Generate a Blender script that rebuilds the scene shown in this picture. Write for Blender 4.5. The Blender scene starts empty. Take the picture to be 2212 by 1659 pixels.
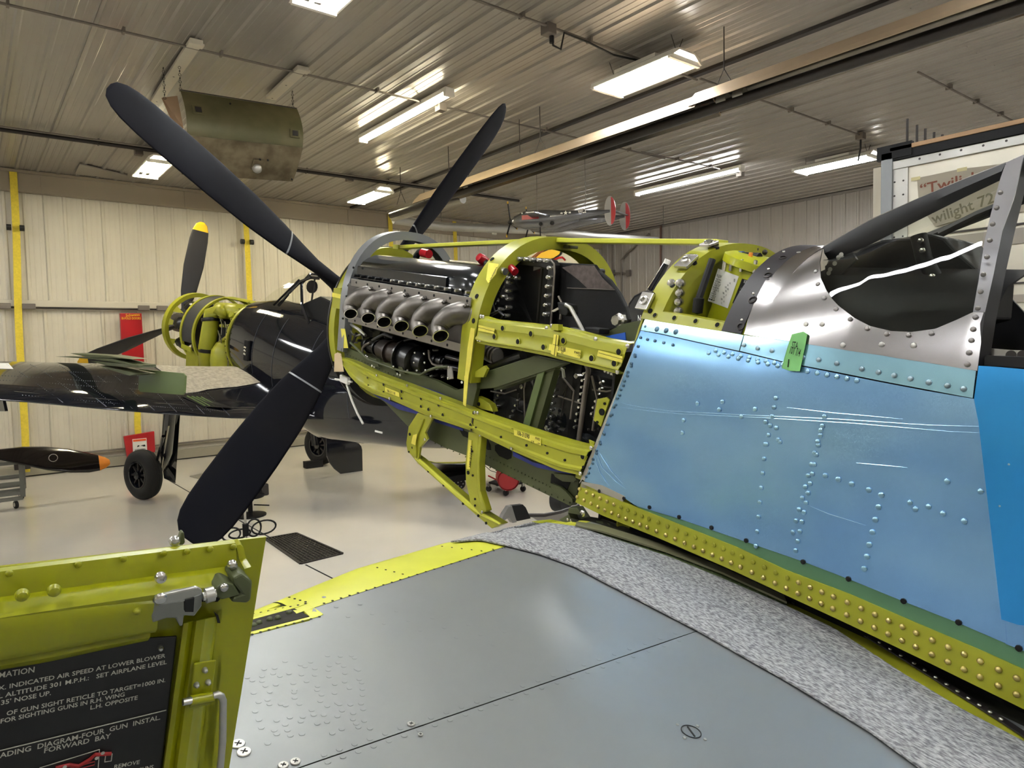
import bpy, bmesh, math, random
from mathutils import Vector, Matrix
random.seed(7)
PI = math.pi
sc = bpy.context.scene
COL = sc.collection
# ---------------------------------------------------------------- camera
CAM = Vector((0, 0, 2.2))
FPX = 1481.0
RM = Matrix(((0.78183399, 0.05347845, -0.62118892),
             (-0.62308788, 0.03138906, -0.78152174),
             (-0.02229604, 0.99807554, 0.05786281)))
cd = bpy.data.cameras.new('camera'); cam = bpy.data.objects.new('camera', cd); COL.objects.link(cam)
cd.sensor_width = 36.0; cd.lens = 36.0 * FPX / 2212.0; cd.clip_start = 0.02; cd.clip_end = 200
q = RM.to_quaternion(); q.normalize()
cam.matrix_world = Matrix.Translation(CAM) @ q.to_matrix().to_4x4()
sc.camera = cam
# ---------------------------------------------------------------- world, exposure
w = bpy.data.worlds.new('world'); sc.world = w; w.use_nodes = True
w.node_tree.nodes['Background'].inputs[0].default_value = (0.9, 0.85, 0.75, 1)
w.node_tree.nodes['Background'].inputs[1].default_value = 0.02
sc.view_settings.view_transform = 'Standard'; sc.view_settings.look = 'None'
sc.view_settings.exposure = 1.8; sc.view_settings.gamma = 1.0; sc.view_settings.use_curve_mapping = False
TUBE_W = 27.0
CEIL = 5.48; NY = 15.19; EX = 15.7; WX = -8.0; SY = -9.0

# ---------------------------------------------------------------- helpers: measuring
def ray(px, py):
    return (RM @ Vector((px - 1106.0, -(py - 829.5), -FPX))).normalized()
def hit(px, py, p0, n):
    d = ray(px, py); n = Vector(n); return CAM + d * ((Vector(p0) - CAM).dot(n) / d.dot(n))
def onz(px, py, z): return hit(px, py, (0, 0, z), (0, 0, 1))
def ony(px, py, y): return hit(px, py, (0, y, 0), (0, 1, 0))
def onx(px, py, x): return hit(px, py, (x, 0, 0), (1, 0, 0))
class Frame:
    """An aircraft's own axes: a aft of the origin, l towards its left, u up."""
    def __init__(s, O, F, L, U): s.O, s.F, s.L, s.U = Vector(O), Vector(F), Vector(L), Vector(U)
    def w(s, a, l, u): return s.O - a * s.F + l * s.L + u * s.U
    def loc(s, p): v = p - s.O; return (-v.dot(s.F), v.dot(s.L), v.dot(s.U))
    def side(s, px, py, l): return hit(px, py, s.O + l * s.L, s.L)
    def sec(s, px, py, a): return hit(px, py, s.O - a * s.F, s.F)
    def lev(s, px, py, u): return hit(px, py, s.O + u * s.U, s.U)
e = math.radians(9.0)
M = Frame((1.95, 3.944, 2.462), (0, math.cos(e), math.sin(e)), (-1, 0, 0), (0, -math.sin(e), math.cos(e)))
f2 = Vector((-0.290, 0.941, 0.174)).normalized(); l2 = Vector((-0.956, -0.295, 0)).normalized()
N = Frame((3.57, 11.95, 1.6), f2, l2, l2.cross(f2) * -1 if l2.cross(f2).z < 0 else l2.cross(f2))

# ---------------------------------------------------------------- helpers: materials
MATS = {}
def lin(c):
    return tuple(((x / 255) / 12.92 if x / 255 <= 0.04045 else ((x / 255 + 0.055) / 1.055) ** 2.4) for x in c)
def mat(name, rgb, rough=0.5, metal=0.0, bump=0.0, bscale=40.0, var=0.0, vscale=3.0, rgb2=None, coat=0.0, spec=0.5, stretch=(1, 1, 1), emit=0.0, trans=0.0, alpha=1.0, rvar=0.0, det=4.0):
    if name in MATS: return MATS[name]
    m = bpy.data.materials.new(name); m.use_nodes = True; nt = m.node_tree; b = nt.nodes['Principled BSDF']
    c = lin(rgb); b.inputs['Base Color'].default_value = (*c, 1)
    b.inputs['Roughness'].default_value = rough; b.inputs['Metallic'].default_value = metal
    b.inputs['Coat Weight'].default_value = coat; b.inputs['Coat Roughness'].default_value = 0.06
    b.inputs['Specular IOR Level'].default_value = spec
    if trans: b.inputs['Transmission Weight'].default_value = trans; b.inputs['IOR'].default_value = 1.45
    if alpha < 1: b.inputs['Alpha'].default_value = alpha
    if emit: b.inputs['Emission Color'].default_value = (*c, 1); b.inputs['Emission Strength'].default_value = emit
    if var or bump or rvar:
        tc = nt.nodes.new('ShaderNodeTexCoord'); mp = nt.nodes.new('ShaderNodeMapping'); mp.inputs['Scale'].default_value = stretch
        nt.links.new(tc.outputs['Object'], mp.inputs[0])
        def noise(scale, detail=det):
            n = nt.nodes.new('ShaderNodeTexNoise'); n.inputs['Scale'].default_value = scale; n.inputs['Detail'].default_value = detail
            nt.links.new(mp.outputs[0], n.inputs['Vector']); return n
        if var or rvar:
            n = noise(vscale); r = nt.nodes.new('ShaderNodeMapRange')
            r.inputs[1].default_value = 0.3; r.inputs[2].default_value = 0.7; r.interpolation_type = 'SMOOTHSTEP'
            nt.links.new(n.outputs['Fac'], r.inputs[0])
        if var:
            mx = nt.nodes.new('ShaderNodeMix'); mx.data_type = 'RGBA'
            c2 = lin(rgb2) if rgb2 else tuple(x * (1 - var) for x in c)
            mx.inputs['A'].default_value = (*c, 1); mx.inputs['B'].default_value = (*c2, 1)
            nt.links.new(r.outputs[0], mx.inputs['Factor']); nt.links.new(mx.outputs['Result'], b.inputs['Base Color'])
        if rvar:
            r2 = nt.nodes.new('ShaderNodeMapRange'); r2.inputs[3].default_value = rough; r2.inputs[4].default_value = rough + rvar
            nt.links.new(r.outputs[0], r2.inputs[0]); nt.links.new(r2.outputs[0], b.inputs['Roughness'])
        if bump:
            n2 = noise(bscale); bp = nt.nodes.new('ShaderNodeBump'); bp.inputs['Strength'].default_value = bump; bp.inputs['Distance'].default_value = 0.01
            nt.links.new(n2.outputs['Fac'], bp.inputs['Height']); nt.links.new(bp.outputs[0], b.inputs['Normal'])
    MATS[name] = m; return m
ZINC = mat('zinc chromate yellow green paint', (160, 161, 38), 0.38, var=0.12, vscale=6, bump=0.02, bscale=60)
ZINC2 = mat('duller yellow green primer', (150, 150, 30), 0.5, var=0.2, vscale=5)
LEMON = mat('pale lemon zinc primer', (206, 208, 66), 0.42, var=0.08, vscale=8)
OLIVE = mat('olive drab paint', (74, 80, 46), 0.5, var=0.15, vscale=7)
OLIVE2 = mat('lighter olive paint and lit upright face', (92, 108, 62), 0.45, var=0.1)
BLACK = mat('black engine enamel', (10, 10, 12), 0.3, bump=0.05, bscale=80)
GLOSSB = mat('gloss black crackle enamel', (22, 25, 28), 0.18, bump=0.04, bscale=120, coat=0.4)
MATTEB = mat('flat black', (10, 9, 11), 0.6, bump=0.05, bscale=90, spec=.35)
DARKHOLE = mat('unlit hole lining', (8, 8, 8), 0.9)  # near-black: shade inside holes, slots and recesses put in as colour
PROP = mat('blade dark blue grey', (13, 14, 22), 0.7, var=0.4, vscale=2.2, rgb2=(24, 23, 26), spec=.1, bump=0.02, rvar=0.2)
STEEL = mat('exhaust stainless', (118, 113, 108), 0.42, metal=1.0, var=0.3, vscale=14, bump=0.06, bscale=60)
STEEL2 = mat('shroud sheet steel', (104, 100, 97), 0.5, metal=0.9, var=0.2, vscale=20)
CHROME = mat('bright fastener steel', (206, 204, 198), 0.24, metal=.92)
ALU = mat('bare polished aluminium', (170, 167, 168), 0.24, metal=1.0, bump=0.14, bscale=3.5, det=1.0)
ALU2 = mat('dull aluminium sheet', (186, 184, 178), 0.38, metal=0.9, var=0.15, vscale=2, rvar=0.15)
GREYF = mat('grey frame paint', (132, 134, 136), 0.4, metal=0.4)
GREYW = mat('wing grey paint', (134, 137, 137), 0.36, metal=0.25, var=0.08, vscale=2.0, rvar=0.1, bump=0.015, bscale=30)
GOLD = mat('gold anodised rivet', (206, 188, 120), 0.32, metal=0.9)
NAVY = mat('gloss navy blue paint', (22, 24, 32), 0.08, coat=0.8, bump=0.03, bscale=5)
RED = mat('red enamel', (168, 20, 28), 0.35, var=0.1)
REDCAP = mat('red plastic cap', (170, 14, 30), 0.3)
YEL = mat('yellow webbing', (226, 202, 60), 0.7, var=0.15, vscale=30)
TAPE = mat('yellow masking tape', (226, 214, 84), 0.7, var=0.1, vscale=30)
GTAPE = mat('green painter tape', (122, 188, 112), 0.7, var=0.12, vscale=25, bump=0.1, bscale=60)
BTAPE = mat('blue masking tape', (52, 62, 150), 0.7, var=0.2, vscale=20)
INK = mat('black ink', (14, 14, 14), 0.8)
WHITE = mat('white paint', (232, 230, 224), 0.5)
WTEXT = mat('placard lettering', (176, 172, 160), 0.6)
PAPER = mat('white paper label', (222, 220, 214), 0.7)
WOOD = mat('painted board', (196, 188, 170), 0.6, var=0.1)
RUBBER = mat('tyre rubber', (26, 25, 25), 0.75, bump=0.1, bscale=50)
GREYP = mat('conduit grey', (120, 112, 104), 0.5, metal=0.4)
DKMET = mat('dark steel', (60, 56, 54), 0.45, metal=0.6)
CARTG = mat('cart grey paint', (112, 112, 106), 0.5)
ORANGE = mat('orange tip paint', (222, 132, 30), 0.45)
TIPY = mat('yellow tip paint', (226, 178, 26), 0.45)
CEILM = mat('ceiling liner enamel', (152, 146, 138), 0.33, metal=0.25, var=0.1, vscale=0.5, spec=0.7)
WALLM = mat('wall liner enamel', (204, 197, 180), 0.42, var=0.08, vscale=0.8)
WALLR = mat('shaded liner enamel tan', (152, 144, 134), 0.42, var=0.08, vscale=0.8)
FLOORM = mat('glossy epoxy floor', (214, 208, 196), 0.14, var=0.1, vscale=0.7, rgb2=(204, 200, 190), rvar=0.05)
FIXT = mat('fixture white enamel', (226, 222, 212), 0.4)
GLOW = mat('lit fluorescent tube', (246, 249, 252), 0.5, emit=TUBE_W)
GLOWY = mat('lit warm fluorescent tube', (255, 246, 214), 0.5, emit=TUBE_W)

# ---------------------------------------------------------------- helpers: meshes
class G:
    def __init__(s): s.v = []; s.f = []
    def add(s, vs, fs):
        k = len(s.v); s.v += [Vector(p) for p in vs]; s.f += [tuple(i + k for i in f) for f in fs]; return s
    def box(s, c, x, y, z):
        """oriented box: centre and three half vectors"""
        c, x, y, z = map(Vector, (c, x, y, z)); P = [c + i * x + j * y + k * z for k in (-1, 1) for j in (-1, 1) for i in (-1, 1)]
        return s.add(P, [(0, 1, 3, 2), (4, 6, 7, 5), (0, 4, 5, 1), (2, 3, 7, 6), (0, 2, 6, 4), (1, 5, 7, 3)])
    def bx(s, x0, x1, y0, y1, z0, z1):
        return s.box(((x0 + x1) / 2, (y0 + y1) / 2, (z0 + z1) / 2), ((x1 - x0) / 2, 0, 0), (0, (y1 - y0) / 2, 0), (0, 0, (z1 - z0) / 2))
    def prism(s, pts, vec):
        pts = [Vector(p) for p in pts]; vec = Vector(vec); n = len(pts)
        return s.add(pts + [p + vec for p in pts], [tuple(range(n)), tuple(range(2 * n - 1, n - 1, -1))] + [(i, (i + 1) % n, n + (i + 1) % n, n + i) for i in range(n)])
    def grid(s, rows, close=False):
        n = len(rows[0]); fs = []
        for i in range(len(rows) - 1):
            for j in range(n - 1 + (1 if close else 0)):
                fs.append((i * n + j, i * n + (j + 1) % n, (i + 1) * n + (j + 1) % n, (i + 1) * n + j))
        return s.add([p for r in rows for p in r], fs)
    def tube(s, path, r, n=10, cap=True):
        path = [Vector(p) for p in path]; m = len(path); rs = r if isinstance(r, (list, tuple)) else [r] * m
        rows = []; prev = None
        for i, p in enumerate(path):
            t = (path[min(i + 1, m - 1)] - path[max(i - 1, 0)]).normalized()
            if prev is None: a = t.orthogonal().normalized()
            else:
                a = prev - t * prev.dot(t); a = a.normalized() if a.length > 1e-6 else t.orthogonal().normalized()
            prev = a; b = t.cross(a)
            rows.append([p + (a * math.cos(2 * PI * k / n) + b * math.sin(2 * PI * k / n)) * rs[i] for k in range(n)])
        k0 = len(s.v); s.grid(rows, close=True)
        if cap:
            s.f.append(tuple(k0 + i for i in range(n))); s.f.append(tuple(k0 + (m - 1) * n + i for i in range(n - 1, -1, -1)))
        return s
    def lathe(s, o, ax, prof, n=20, ref=None):
        """prof: (radius, height along ax)"""
        o = Vector(o); ax = Vector(ax).normalized(); a = (Vector(ref) - ax * Vector(ref).dot(ax)).normalized() if ref else ax.orthogonal().normalized(); b = ax.cross(a)
        return s.grid([[o + ax * h + (a * math.cos(2 * PI * k / n) + b * math.sin(2 * PI * k / n)) * max(r, 1e-4) for k in range(n)] for r, h in prof], close=True)
    def dome(s, p, nrm, r, h=None, n=8):
        h = r * 0.5 if h is None else h
        return s.lathe(p, nrm, [(r, -0.002), (r, 0), (r * 0.8, h * 0.65), (r * 0.35, h), (0, h)], n)
    def disc(s, p, nrm, r, n=12):
        nrm = Vector(nrm).normalized(); a = nrm.orthogonal().normalized(); b = nrm.cross(a); p = Vector(p)
        return s.add([p + (a * math.cos(2 * PI * k / n) + b * math.sin(2 * PI * k / n)) * r for k in range(n)], [tuple(range(n))])
    def build(s, name, m, parent=None, smooth=False, solid=0.0, bevel=0.0, off=-1.0, subsurf=0):
        org = parent_loc(parent)
        me = bpy.data.meshes.new(name); me.from_pydata([tuple(p - org) for p in s.v], [], s.f)
        bm = bmesh.new(); bm.from_mesh(me); bmesh.ops.remove_doubles(bm, verts=bm.verts, dist=1e-5); bmesh.ops.recalc_face_normals(bm, faces=bm.faces); bm.to_mesh(me); bm.free()
        me.materials.append(m)
        if smooth:
            me.shade_smooth()
            if smooth != 'all': me.set_sharp_from_angle(angle=math.radians(40))
        o = bpy.data.objects.new(name, me); COL.objects.link(o)
        if parent is not None: o.parent = parent
        if solid:
            md = o.modifiers.new('solid', 'SOLIDIFY'); md.thickness = solid; md.offset = off
            if smooth: es = o.modifiers.new('split', 'EDGE_SPLIT'); es.split_angle = math.radians(40)
        if bevel:
            md = o.modifiers.new('bevel', 'BEVEL'); md.width = bevel; md.segments = 2; md.limit_method = 'ANGLE'; md.angle_limit = math.radians(40)
        return o
def parent_loc(p):
    v = Vector((0, 0, 0))
    while p is not None: v += p.location; p = p.parent
    return v
def tag(o, label, cat, group=None, kind=None):
    if label: o['label'] = label
    if cat: o['category'] = cat
    if group: o['group'] = group
    if kind: o['kind'] = kind
    return o
def thing(name, loc, label, cat, group=None):
    o = bpy.data.objects.new(name, None); o.location = loc; o.empty_display_size = 0.1; COL.objects.link(o); return tag(o, label, cat, group)
def struct(o): o['kind'] = 'structure'; return o
def copy_thing(root, loc, label=None, rz=None):
    r = root.copy(); COL.objects.link(r); r.location = loc
    if rz is not None: r.rotation_euler.z = rz
    if label: r['label'] = label
    for ch in list(root.children):
        c = ch.copy(); COL.objects.link(c); c.parent = r
        for g in ch.children:
            d = g.copy(); COL.objects.link(d); d.parent = c
    return r
def resample(pts, n):
    pts = [Vector((p[0], p[1])) for p in pts]; L = [0]
    for i in range(1, len(pts)): L.append(L[-1] + (pts[i] - pts[i - 1]).length)
    out = []; j = 0
    for k in range(n):
        t = L[-1] * k / (n - 1)
        while j < len(pts) - 2 and L[j + 1] < t: j += 1
        d = L[j + 1] - L[j]; u = (t - L[j]) / d if d else 0
        out.append(pts[j].lerp(pts[j + 1], min(max(u, 0), 1)))
    return out
def patch(top, bot, fn, n=24, rows=((0, 0), (1, 0)), off=None):
    """rows between two measured outlines; rows = (fraction, lift along off)"""
    A, B = resample(top, n), resample(bot, n); out = []
    for v, d in rows:
        r = []
        for a, b in zip(A, B):
            p = a.lerp(b, v); w = fn(p.x, p.y)
            if d: w = w + off * d
            r.append(w)
        out.append(r)
    return out
def even(m): return tuple((i / m, 0) for i in range(m + 1))
_tx = {}
def text_geo(s, shear=0.0):
    if s not in _tx:
        c = bpy.data.curves.new('t', 'FONT'); c.body = s; c.size = 1.0; c.fill_mode = 'FRONT'; c.resolution_u = 2; c.offset = 0.014
        o = bpy.data.objects.new('t', c); COL.objects.link(o); dg = bpy.context.evaluated_depsgraph_get(); dg.update()
        me = o.evaluated_get(dg).to_mesh(); vs = [(v.co.x, v.co.y) for v in me.vertices]; fs = [tuple(p.vertices) for p in me.polygons]
        o.evaluated_get(dg).to_mesh_clear(); bpy.data.objects.remove(o); bpy.data.curves.remove(c); _tx[s] = (vs, fs)
    return _tx[s]
def write(g, s, p0, p1, cap, up, lift=0.0, nrm=None, bold=0.0):
    """lettering from p0 to p1 (baseline), capital height cap, up roughly up"""
    vs, fs = text_geo(s); x0 = min(v[0] for v in vs); x1 = max(v[0] for v in vs); p0 = Vector(p0); X = Vector(p1) - p0; xd = X.normalized()
    up = Vector(up); up = (up - xd * up.dot(xd)).normalized(); n = Vector(nrm) if nrm is not None else Vector((0, 0, 0))
    P = [p0 + X * ((v[0] - x0) / (x1 - x0)) + up * (v[1] / 0.69 * cap) + n * lift for v in vs]
    return g.add(P, fs)
# ================================================================ THE ROOM
fl = struct(G().bx(WX, EX, SY, NY + 0.5, -0.2, 0).build('floor', FLOORM))
def joint(p, q):
    p, q = Vector(p), Vector(q); d = (q - p).normalized(); n = Vector((-d.y, d.x, 0)) * 0.008
    G().prism([p - n, q - n, q + n, p + n], (0, 0, 0.002)).build('joint_line', DARKHOLE, fl)
joint(onz(355, 1032, 0), onz(438, 1080, 0)); joint(onz(660, 1220, 0), onz(735, 1258, 0)); joint(onz(438, 1080, 0), onz(590, 1165, 0))
# ribbed liner panels: one mesh per kind, shared
def rib_profile(width, pitch=0.305, h=0.021):
    pts = []; k = int(round(width / pitch))
    for i in range(k):
        x = i * pitch
        pts += [(x + 0.0, h), (x + 0.035, h), (x + 0.055, 0), (x + 0.115, 0), (x + 0.122, 0.0035), (x + 0.140, 0.0035), (x + 0.147, 0), (x + 0.208, 0), (x + 0.215, 0.0035), (x + 0.233, 0.0035), (x + 0.240, 0), (x + 0.285, 0)]
    pts.append((k * pitch - 0.004, h)); return pts
def panel_mesh(name, length, m, width=0.915):
    me = bpy.data.meshes.new(name); pr = rib_profile(width); n = len(pr)
    vs = [(x, 0, -h) for x, h in pr] + [(x, length, -h) for x, h in pr]
    me.from_pydata(vs, [], [(i, i + 1, n + i + 1, n + i) for i in range(n - 1)]); me.materials.append(m); return me
def place(me, parent, mw, name='liner_panel'):
    o = bpy.data.objects.new(name, me); COL.objects.link(o); o.parent = parent; o.matrix_local = Matrix.Translation(-parent_loc(parent)) @ mw; return o
ce = struct(G().bx(WX, EX, SY, NY + 0.5, CEIL + 0.02, CEIL + 0.2).build('ceiling', CEILM))
cp1 = panel_mesh('liner_panel', 12.17, CEILM); cp2 = panel_mesh('liner_panel', 12.0, CEILM)
i = 0; x = WX + 0.02
while x < EX:
    place(cp1, ce, Matrix.Translation((x, 3.0, CEIL + 0.012))); place(cp2, ce, Matrix.Translation((x, -9.0, CEIL + 0.016)))
    x += 0.915
# north wall: the bi-fold door, lower and upper rows of panels with girts
Z0, Z1, Z2 = 0.3, 3.03, 5.1
wn = struct(G().bx(WX, EX, NY + 0.04, NY + 0.3, 0, CEIL).build('wall_north', WALLM))
rot_w = Matrix(((1, 0, 0, 0), (0, 0, 1, 0), (0, 1, 0, 0), (0, 0, 0, 1)))   # length runs up, ribs towards -y
wl = panel_mesh('liner_panel', Z1 - Z0, WALLM); wu = panel_mesh('liner_panel', Z2 - Z1 - 0.14, WALLM)
x = WX + 0.01
while x < EX:
    place(wl, wn, Matrix.Translation((x, NY, Z0)) @ rot_w); place(wu, wn, Matrix.Translation((x + 0.1, NY, Z1 + 0.14)) @ rot_w); x += 0.915
G().bx(WX, EX, NY - 0.05, NY + 0.02, Z1 - 0.02, Z1 + 0.16).build('girt', WALLM, wn, bevel=0.006)
G().bx(WX, EX, NY - 0.10, NY + 0.02, 0.02, 0.2).build('bottom_rail', mat('door rail grey', (150, 144, 128), 0.45), wn, bevel=0.006)
G().bx(WX, EX, NY - 0.06, NY + 0.02, 0.0, 0.03).build('rubber_seal', RUBBER, wn)
G().tube([(WX, NY - 0.09, 0.34), (EX, NY - 0.09, 0.34)], 0.018, 8).build('lower_rod', GREYP, wn)
hd = mat('door header tan', (150, 138, 120), 0.5)
struct(G().bx(WX, EX, NY - 0.12, NY + 0.02, Z2, CEIL).build('trim_1', hd, bevel=0.01))
G().bx(WX, EX, NY - 0.17, NY - 0.1, CEIL - 0.05, CEIL).build('header_angle', hd, bpy.data.objects['trim_1'])
for x in (1.25, 3.65, 7.2, 10.8): G().bx(x - 0.02, x + 0.02, NY - 0.135, NY - 0.1, Z2, CEIL - 0.05).build('header_seam', hd, bpy.data.objects['trim_1'])
# east wall
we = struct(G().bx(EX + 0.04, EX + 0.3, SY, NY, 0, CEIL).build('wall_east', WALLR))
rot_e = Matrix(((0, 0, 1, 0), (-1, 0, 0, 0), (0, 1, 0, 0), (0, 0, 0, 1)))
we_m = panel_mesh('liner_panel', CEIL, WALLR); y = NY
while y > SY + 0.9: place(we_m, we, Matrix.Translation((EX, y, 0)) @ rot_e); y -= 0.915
struct(G().bx(WX - 0.2, WX, SY, NY, 0, CEIL).build('wall_west', WALLM)); struct(G().bx(WX, EX, SY - 0.2, SY, 0, CEIL).build('wall_south', WALLM))
G().bx(EX - 0.03, EX, SY, NY, CEIL - 0.06, CEIL).build('wall_trim', GREYP, we)

# ---- ceiling conduits
def conduit(name, pts, r, label, boxes=(), m=GREYP, clips=0.9, group=None):
    o = G().tube(pts, r, 8).build(name, m, None, smooth=True); tag(o, label, 'conduit', group)
    a, b = Vector(pts[0]), Vector(pts[-1]); L = (b - a).length; k = int(L / clips)
    for i in range(1, k):
        p = a.lerp(b, i / k); G().bx(p.x - 0.012, p.x + 0.012, p.y - 0.04, p.y + 0.04, p.z - r - 0.003, CEIL - .013).build('clip', m, o)
    for p in boxes:
        p = Vector(p); G().bx(p.x - 0.06, p.x + 0.06, p.y - 0.06, p.y + 0.06, p.z - 0.07, CEIL - .013).build('junction_box', GREYP, o, bevel=0.008)
    return o
CZ = CEIL - 0.05
c1 = conduit('conduit', [(WX, 7.95, CZ), (9.9, 7.95, CZ)], 0.014, 'thin conduit crossing the ceiling behind the green cowling panel', [(5.2, 7.95, CZ)])
c2 = conduit('conduit', [(2.6, 5.35, CZ), (7.3, 5.35, CZ)], 0.014, 'thin conduit on the ceiling above the six-tube lamp, with grey outlet box', [(4.86, 5.38, CZ)])
c3 = conduit('conduit', [(7.3, 5.3, CZ), (11.45, 5.25, CZ)], 0.014, 'thin conduit on the ceiling running under the long heater to the right lamp', [(11.45, 5.25, CZ)])
yb = onz(304, 327, CZ).y
c4 = conduit('conduit', [(WX, yb, CZ - 0.02), (9.9, yb - 0.4, CZ - 0.02)], 0.03, 'thick twin conduit along the ceiling near the bi-fold door', [(2.35, yb, CZ), (5.9, yb - .2, CZ)], m=DKMET, clips=1.5)
G().tube([(WX, yb - 0.09, CZ), (9.9, yb - 0.49, CZ)], 0.014, 6).build('second_pipe', GREYP, c4)
c5 = conduit('conduit', [(9.2, 7.9, CZ), (12.0, 7.8, CZ)], 0.012, 'thin conduit on the ceiling leading to the far strip lamp', [(12.0, 7.8, CZ)])
c6 = conduit('conduit', [(9.35, 3.6, CZ), (15, 3.5, CZ)], 0.014, 'thin conduit at the upper right of the ceiling')
t3 = struct(G().bx(7.2, 7.28, -2, NY - 0.2, CEIL - 0.03, CEIL + 0.01).build('trim_2', DKMET))
o = G().tube([(4.9, 5.38, CZ - .05), (4.9, 5.36, CZ - .17), (4.98, 5.33, CZ - .2), (5.03, 5.33, CZ - 0.02), (5.4, 5.33, CZ - .03), (5.8, 5.36, CZ - .05), (6.3, 5.33, CZ - .02), (6.7, 5.3, CZ - .02), (6.72, 5.22, CZ - .1), (6.74, 5.15, CZ - .02)], 0.011, 6).build('power_cord', RUBBER, None, smooth=True)
tag(o, 'black power cord plugged into the grey outlet box on the ceiling', 'cord')
G().tube([(4.9, 5.38, CZ - .04), (4.9, 5.38, CZ - .14)], 0.025, 8).build('plug', RUBBER, o)
o = G().tube([(11.45, 5.25, CZ - .05), (11.45, 5.25, CZ - .2), (11.5, 5.3, CZ - .32), (11.7, 5.4, CZ - .33)], 0.014, 6).build('power_cord', RUBBER, None, smooth=True)
tag(o, 'short black cord dropping from a ceiling box to the right lamp', 'cord')
# conduit pipes on the east and north-east walls
o = G().tube([onx(1343, 720, 15.6), onx(1342, 562, 15.6), onx(1356, 545, 15.6), onx(1402, 505, 15.6)], 0.03, 8).build('wall_conduit', GREYP, None, smooth=True)
tag(o, 'bent conduit on the tan wall behind the nose of the airplane', 'conduit')
o = G().tube([onx(1427, 488, 15.62), onx(1427, 760, 15.62)], 0.03, 6).build('wall_conduit', mat('rust brown pipe', (96, 66, 54), 0.6), None)
tag(o, 'straight brown vertical pipe on the tan wall', 'pipe')
g = G()
for q in ((1323, 590), (1357, 590)): p = onx(*q, 15.62); g.bx(p.x - .04, p.x + .05, p.y - .07, p.y + .07, p.z - .09, p.z + .09)
g.tube([onx(1323, 590, 15.6), onx(1357, 590, 15.6)], 0.02, 6); g.tube([onx(1322, 590, 15.6), onx(1322, 520, 15.6)], 0.015, 6)
tag(g.build('outlet_box', GREYP), 'pair of grey outlet boxes joined by conduit on the tan wall', 'outlet')
# rail with a latch rod on the door girt
o = G().tube([(WX, NY - 0.09, 3.07), (2.8, NY - 0.09, 3.05), (9, NY - 0.09, 3.02)], 0.018, 8).build('latch_rod', DKMET)
tag(o, 'thin latch rod running along the middle of the bi-fold door', 'rod')
for px in (8, 62, 310, 350): p = ony(px, 658, NY - 0.14); G().bx(p.x - .1, p.x + .1, p.y - .05, p.y + .03, 3.02, 3.12).build('bracket', GREYP, o, bevel=.01)
# ---- yellow door straps
def strap(x0, x1, z0, z1, label, bracket=None):
    y = NY - 0.15; n = 14; rows = []
    for i in range(n + 1):
        t = i / n; x = x0 + (x1 - x0) * t + 0.012 * math.sin(t * 9); z = z0 + (z1 - z0) * t
        yy = y + 0.02 * math.sin(t * 5)
        rows.append([(x - 0.055, yy, z), (x - 0.05, yy - .002, z), (x + 0.05, yy - .002, z), (x + 0.055, yy, z)])
    o = G().grid(rows).build('door_strap', YEL, None, solid=0.005); tag(o, label, 'strap', 'yellow lift straps of the bi-fold door')
    st = mat('strap edge stitching', (150, 124, 30), 0.8)
    for s in (-0.03, 0.03): G().grid([[(r[1][0] + .05 + s - .003, r[0][1] - .005, r[0][2]), (r[1][0] + .05 + s + .003, r[0][1] - .005, r[0][2])] for r in rows]).build('stitching', st, o)
    if bracket:
        bxm = mat('bracket black', (24, 24, 24), 0.5); xx = x0 + (x1 - x0) * (bracket - z0) / (z1 - z0)
        for s in (-1, 1): G().tube([(xx + s * .06, y - .03, bracket), (xx + s * .13, y - .03, bracket)], 0.055, 10).build('guide_roller', bxm, o)
    return o
strap(0.83, 0.74, CEIL, 0.1, 'yellow lift strap of the bi-fold door nearest the left edge of the photo', 4.45)
strap(4.80, 4.90, CEIL, 0.1, 'yellow lift strap behind the raised blade with the white seam', 4.5)
strap(8.27, 8.3, CEIL, 0.1, 'yellow lift strap just above the grey front cowl ring')
strap(10.15, 10.25, CEIL, 0.1, 'yellow lift strap farthest to the right, above the engine')
strap(2.577, 2.577, 1.45, 0.1, 'short yellow lift strap ending in the red box with the warning label')
for px in (48, 545):
    p = ony(px, 1004, NY - .25); tag(G().bx(p.x - .12, p.x + .12, p.y - .06, p.y + .06, p.z - .08, p.z + .06).build('strap_anchor', DKMET, bevel=.01), 'dark anchor block at the foot of the %s strap' % ('leftmost' if px == 48 else 'second'), 'bracket')
# ---- red opener housing and red box
y = NY - 0.2
a, b = ony(259, 676, y), ony(306, 674, y)
o = G().bx(a.x, b.x, y, NY - .10, 1.5, a.z).build('opener_housing', RED, None, bevel=0.01); tag(o, 'tall red door opener housing with yellow lettering behind the dark blade', 'sign')
g = G(); write(g, 'BI-FOLD DOORS', ony(263, 690, y), ony(304, 690, y), 0.045, (0, 0, 1), 0.004, (0, -1, 0)); g.build('lettering', TIPY, o)
g = G(); write(g, 'Schweiss', ony(272, 684, y), ony(302, 682, y), 0.05, (0, 0, 1), 0.004, (0, -1, 0)); g.build('lettering', TIPY, o)
a, b = ony(267, 943, y), ony(334, 986, y)
o = G().prism([(a.x, y, a.z), (b.x + .02, y, a.z + .05), (b.x + .02, y, b.z + .1), (b.x - .1, y, b.z - .04), (a.x + .05, y, b.z - .04)], (0, .09, 0)).build('gearbox_cover', RED, None, bevel=.01)
tag(o, 'red box with a white warning label behind the fighter wheel', 'box')
p, q = ony(286, 949, y - .01), ony(318, 975, y - .01)
G().bx(p.x, q.x, y - .012, y, q.z, p.z).build('warning_label', PAPER, o)
G().bx(p.x + .01, q.x - .01, y - .015, y - .01, p.z - .05, p.z - .01).build('label_heading', mat('label orange', (214, 84, 30), .6), o)
g = G()
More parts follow.
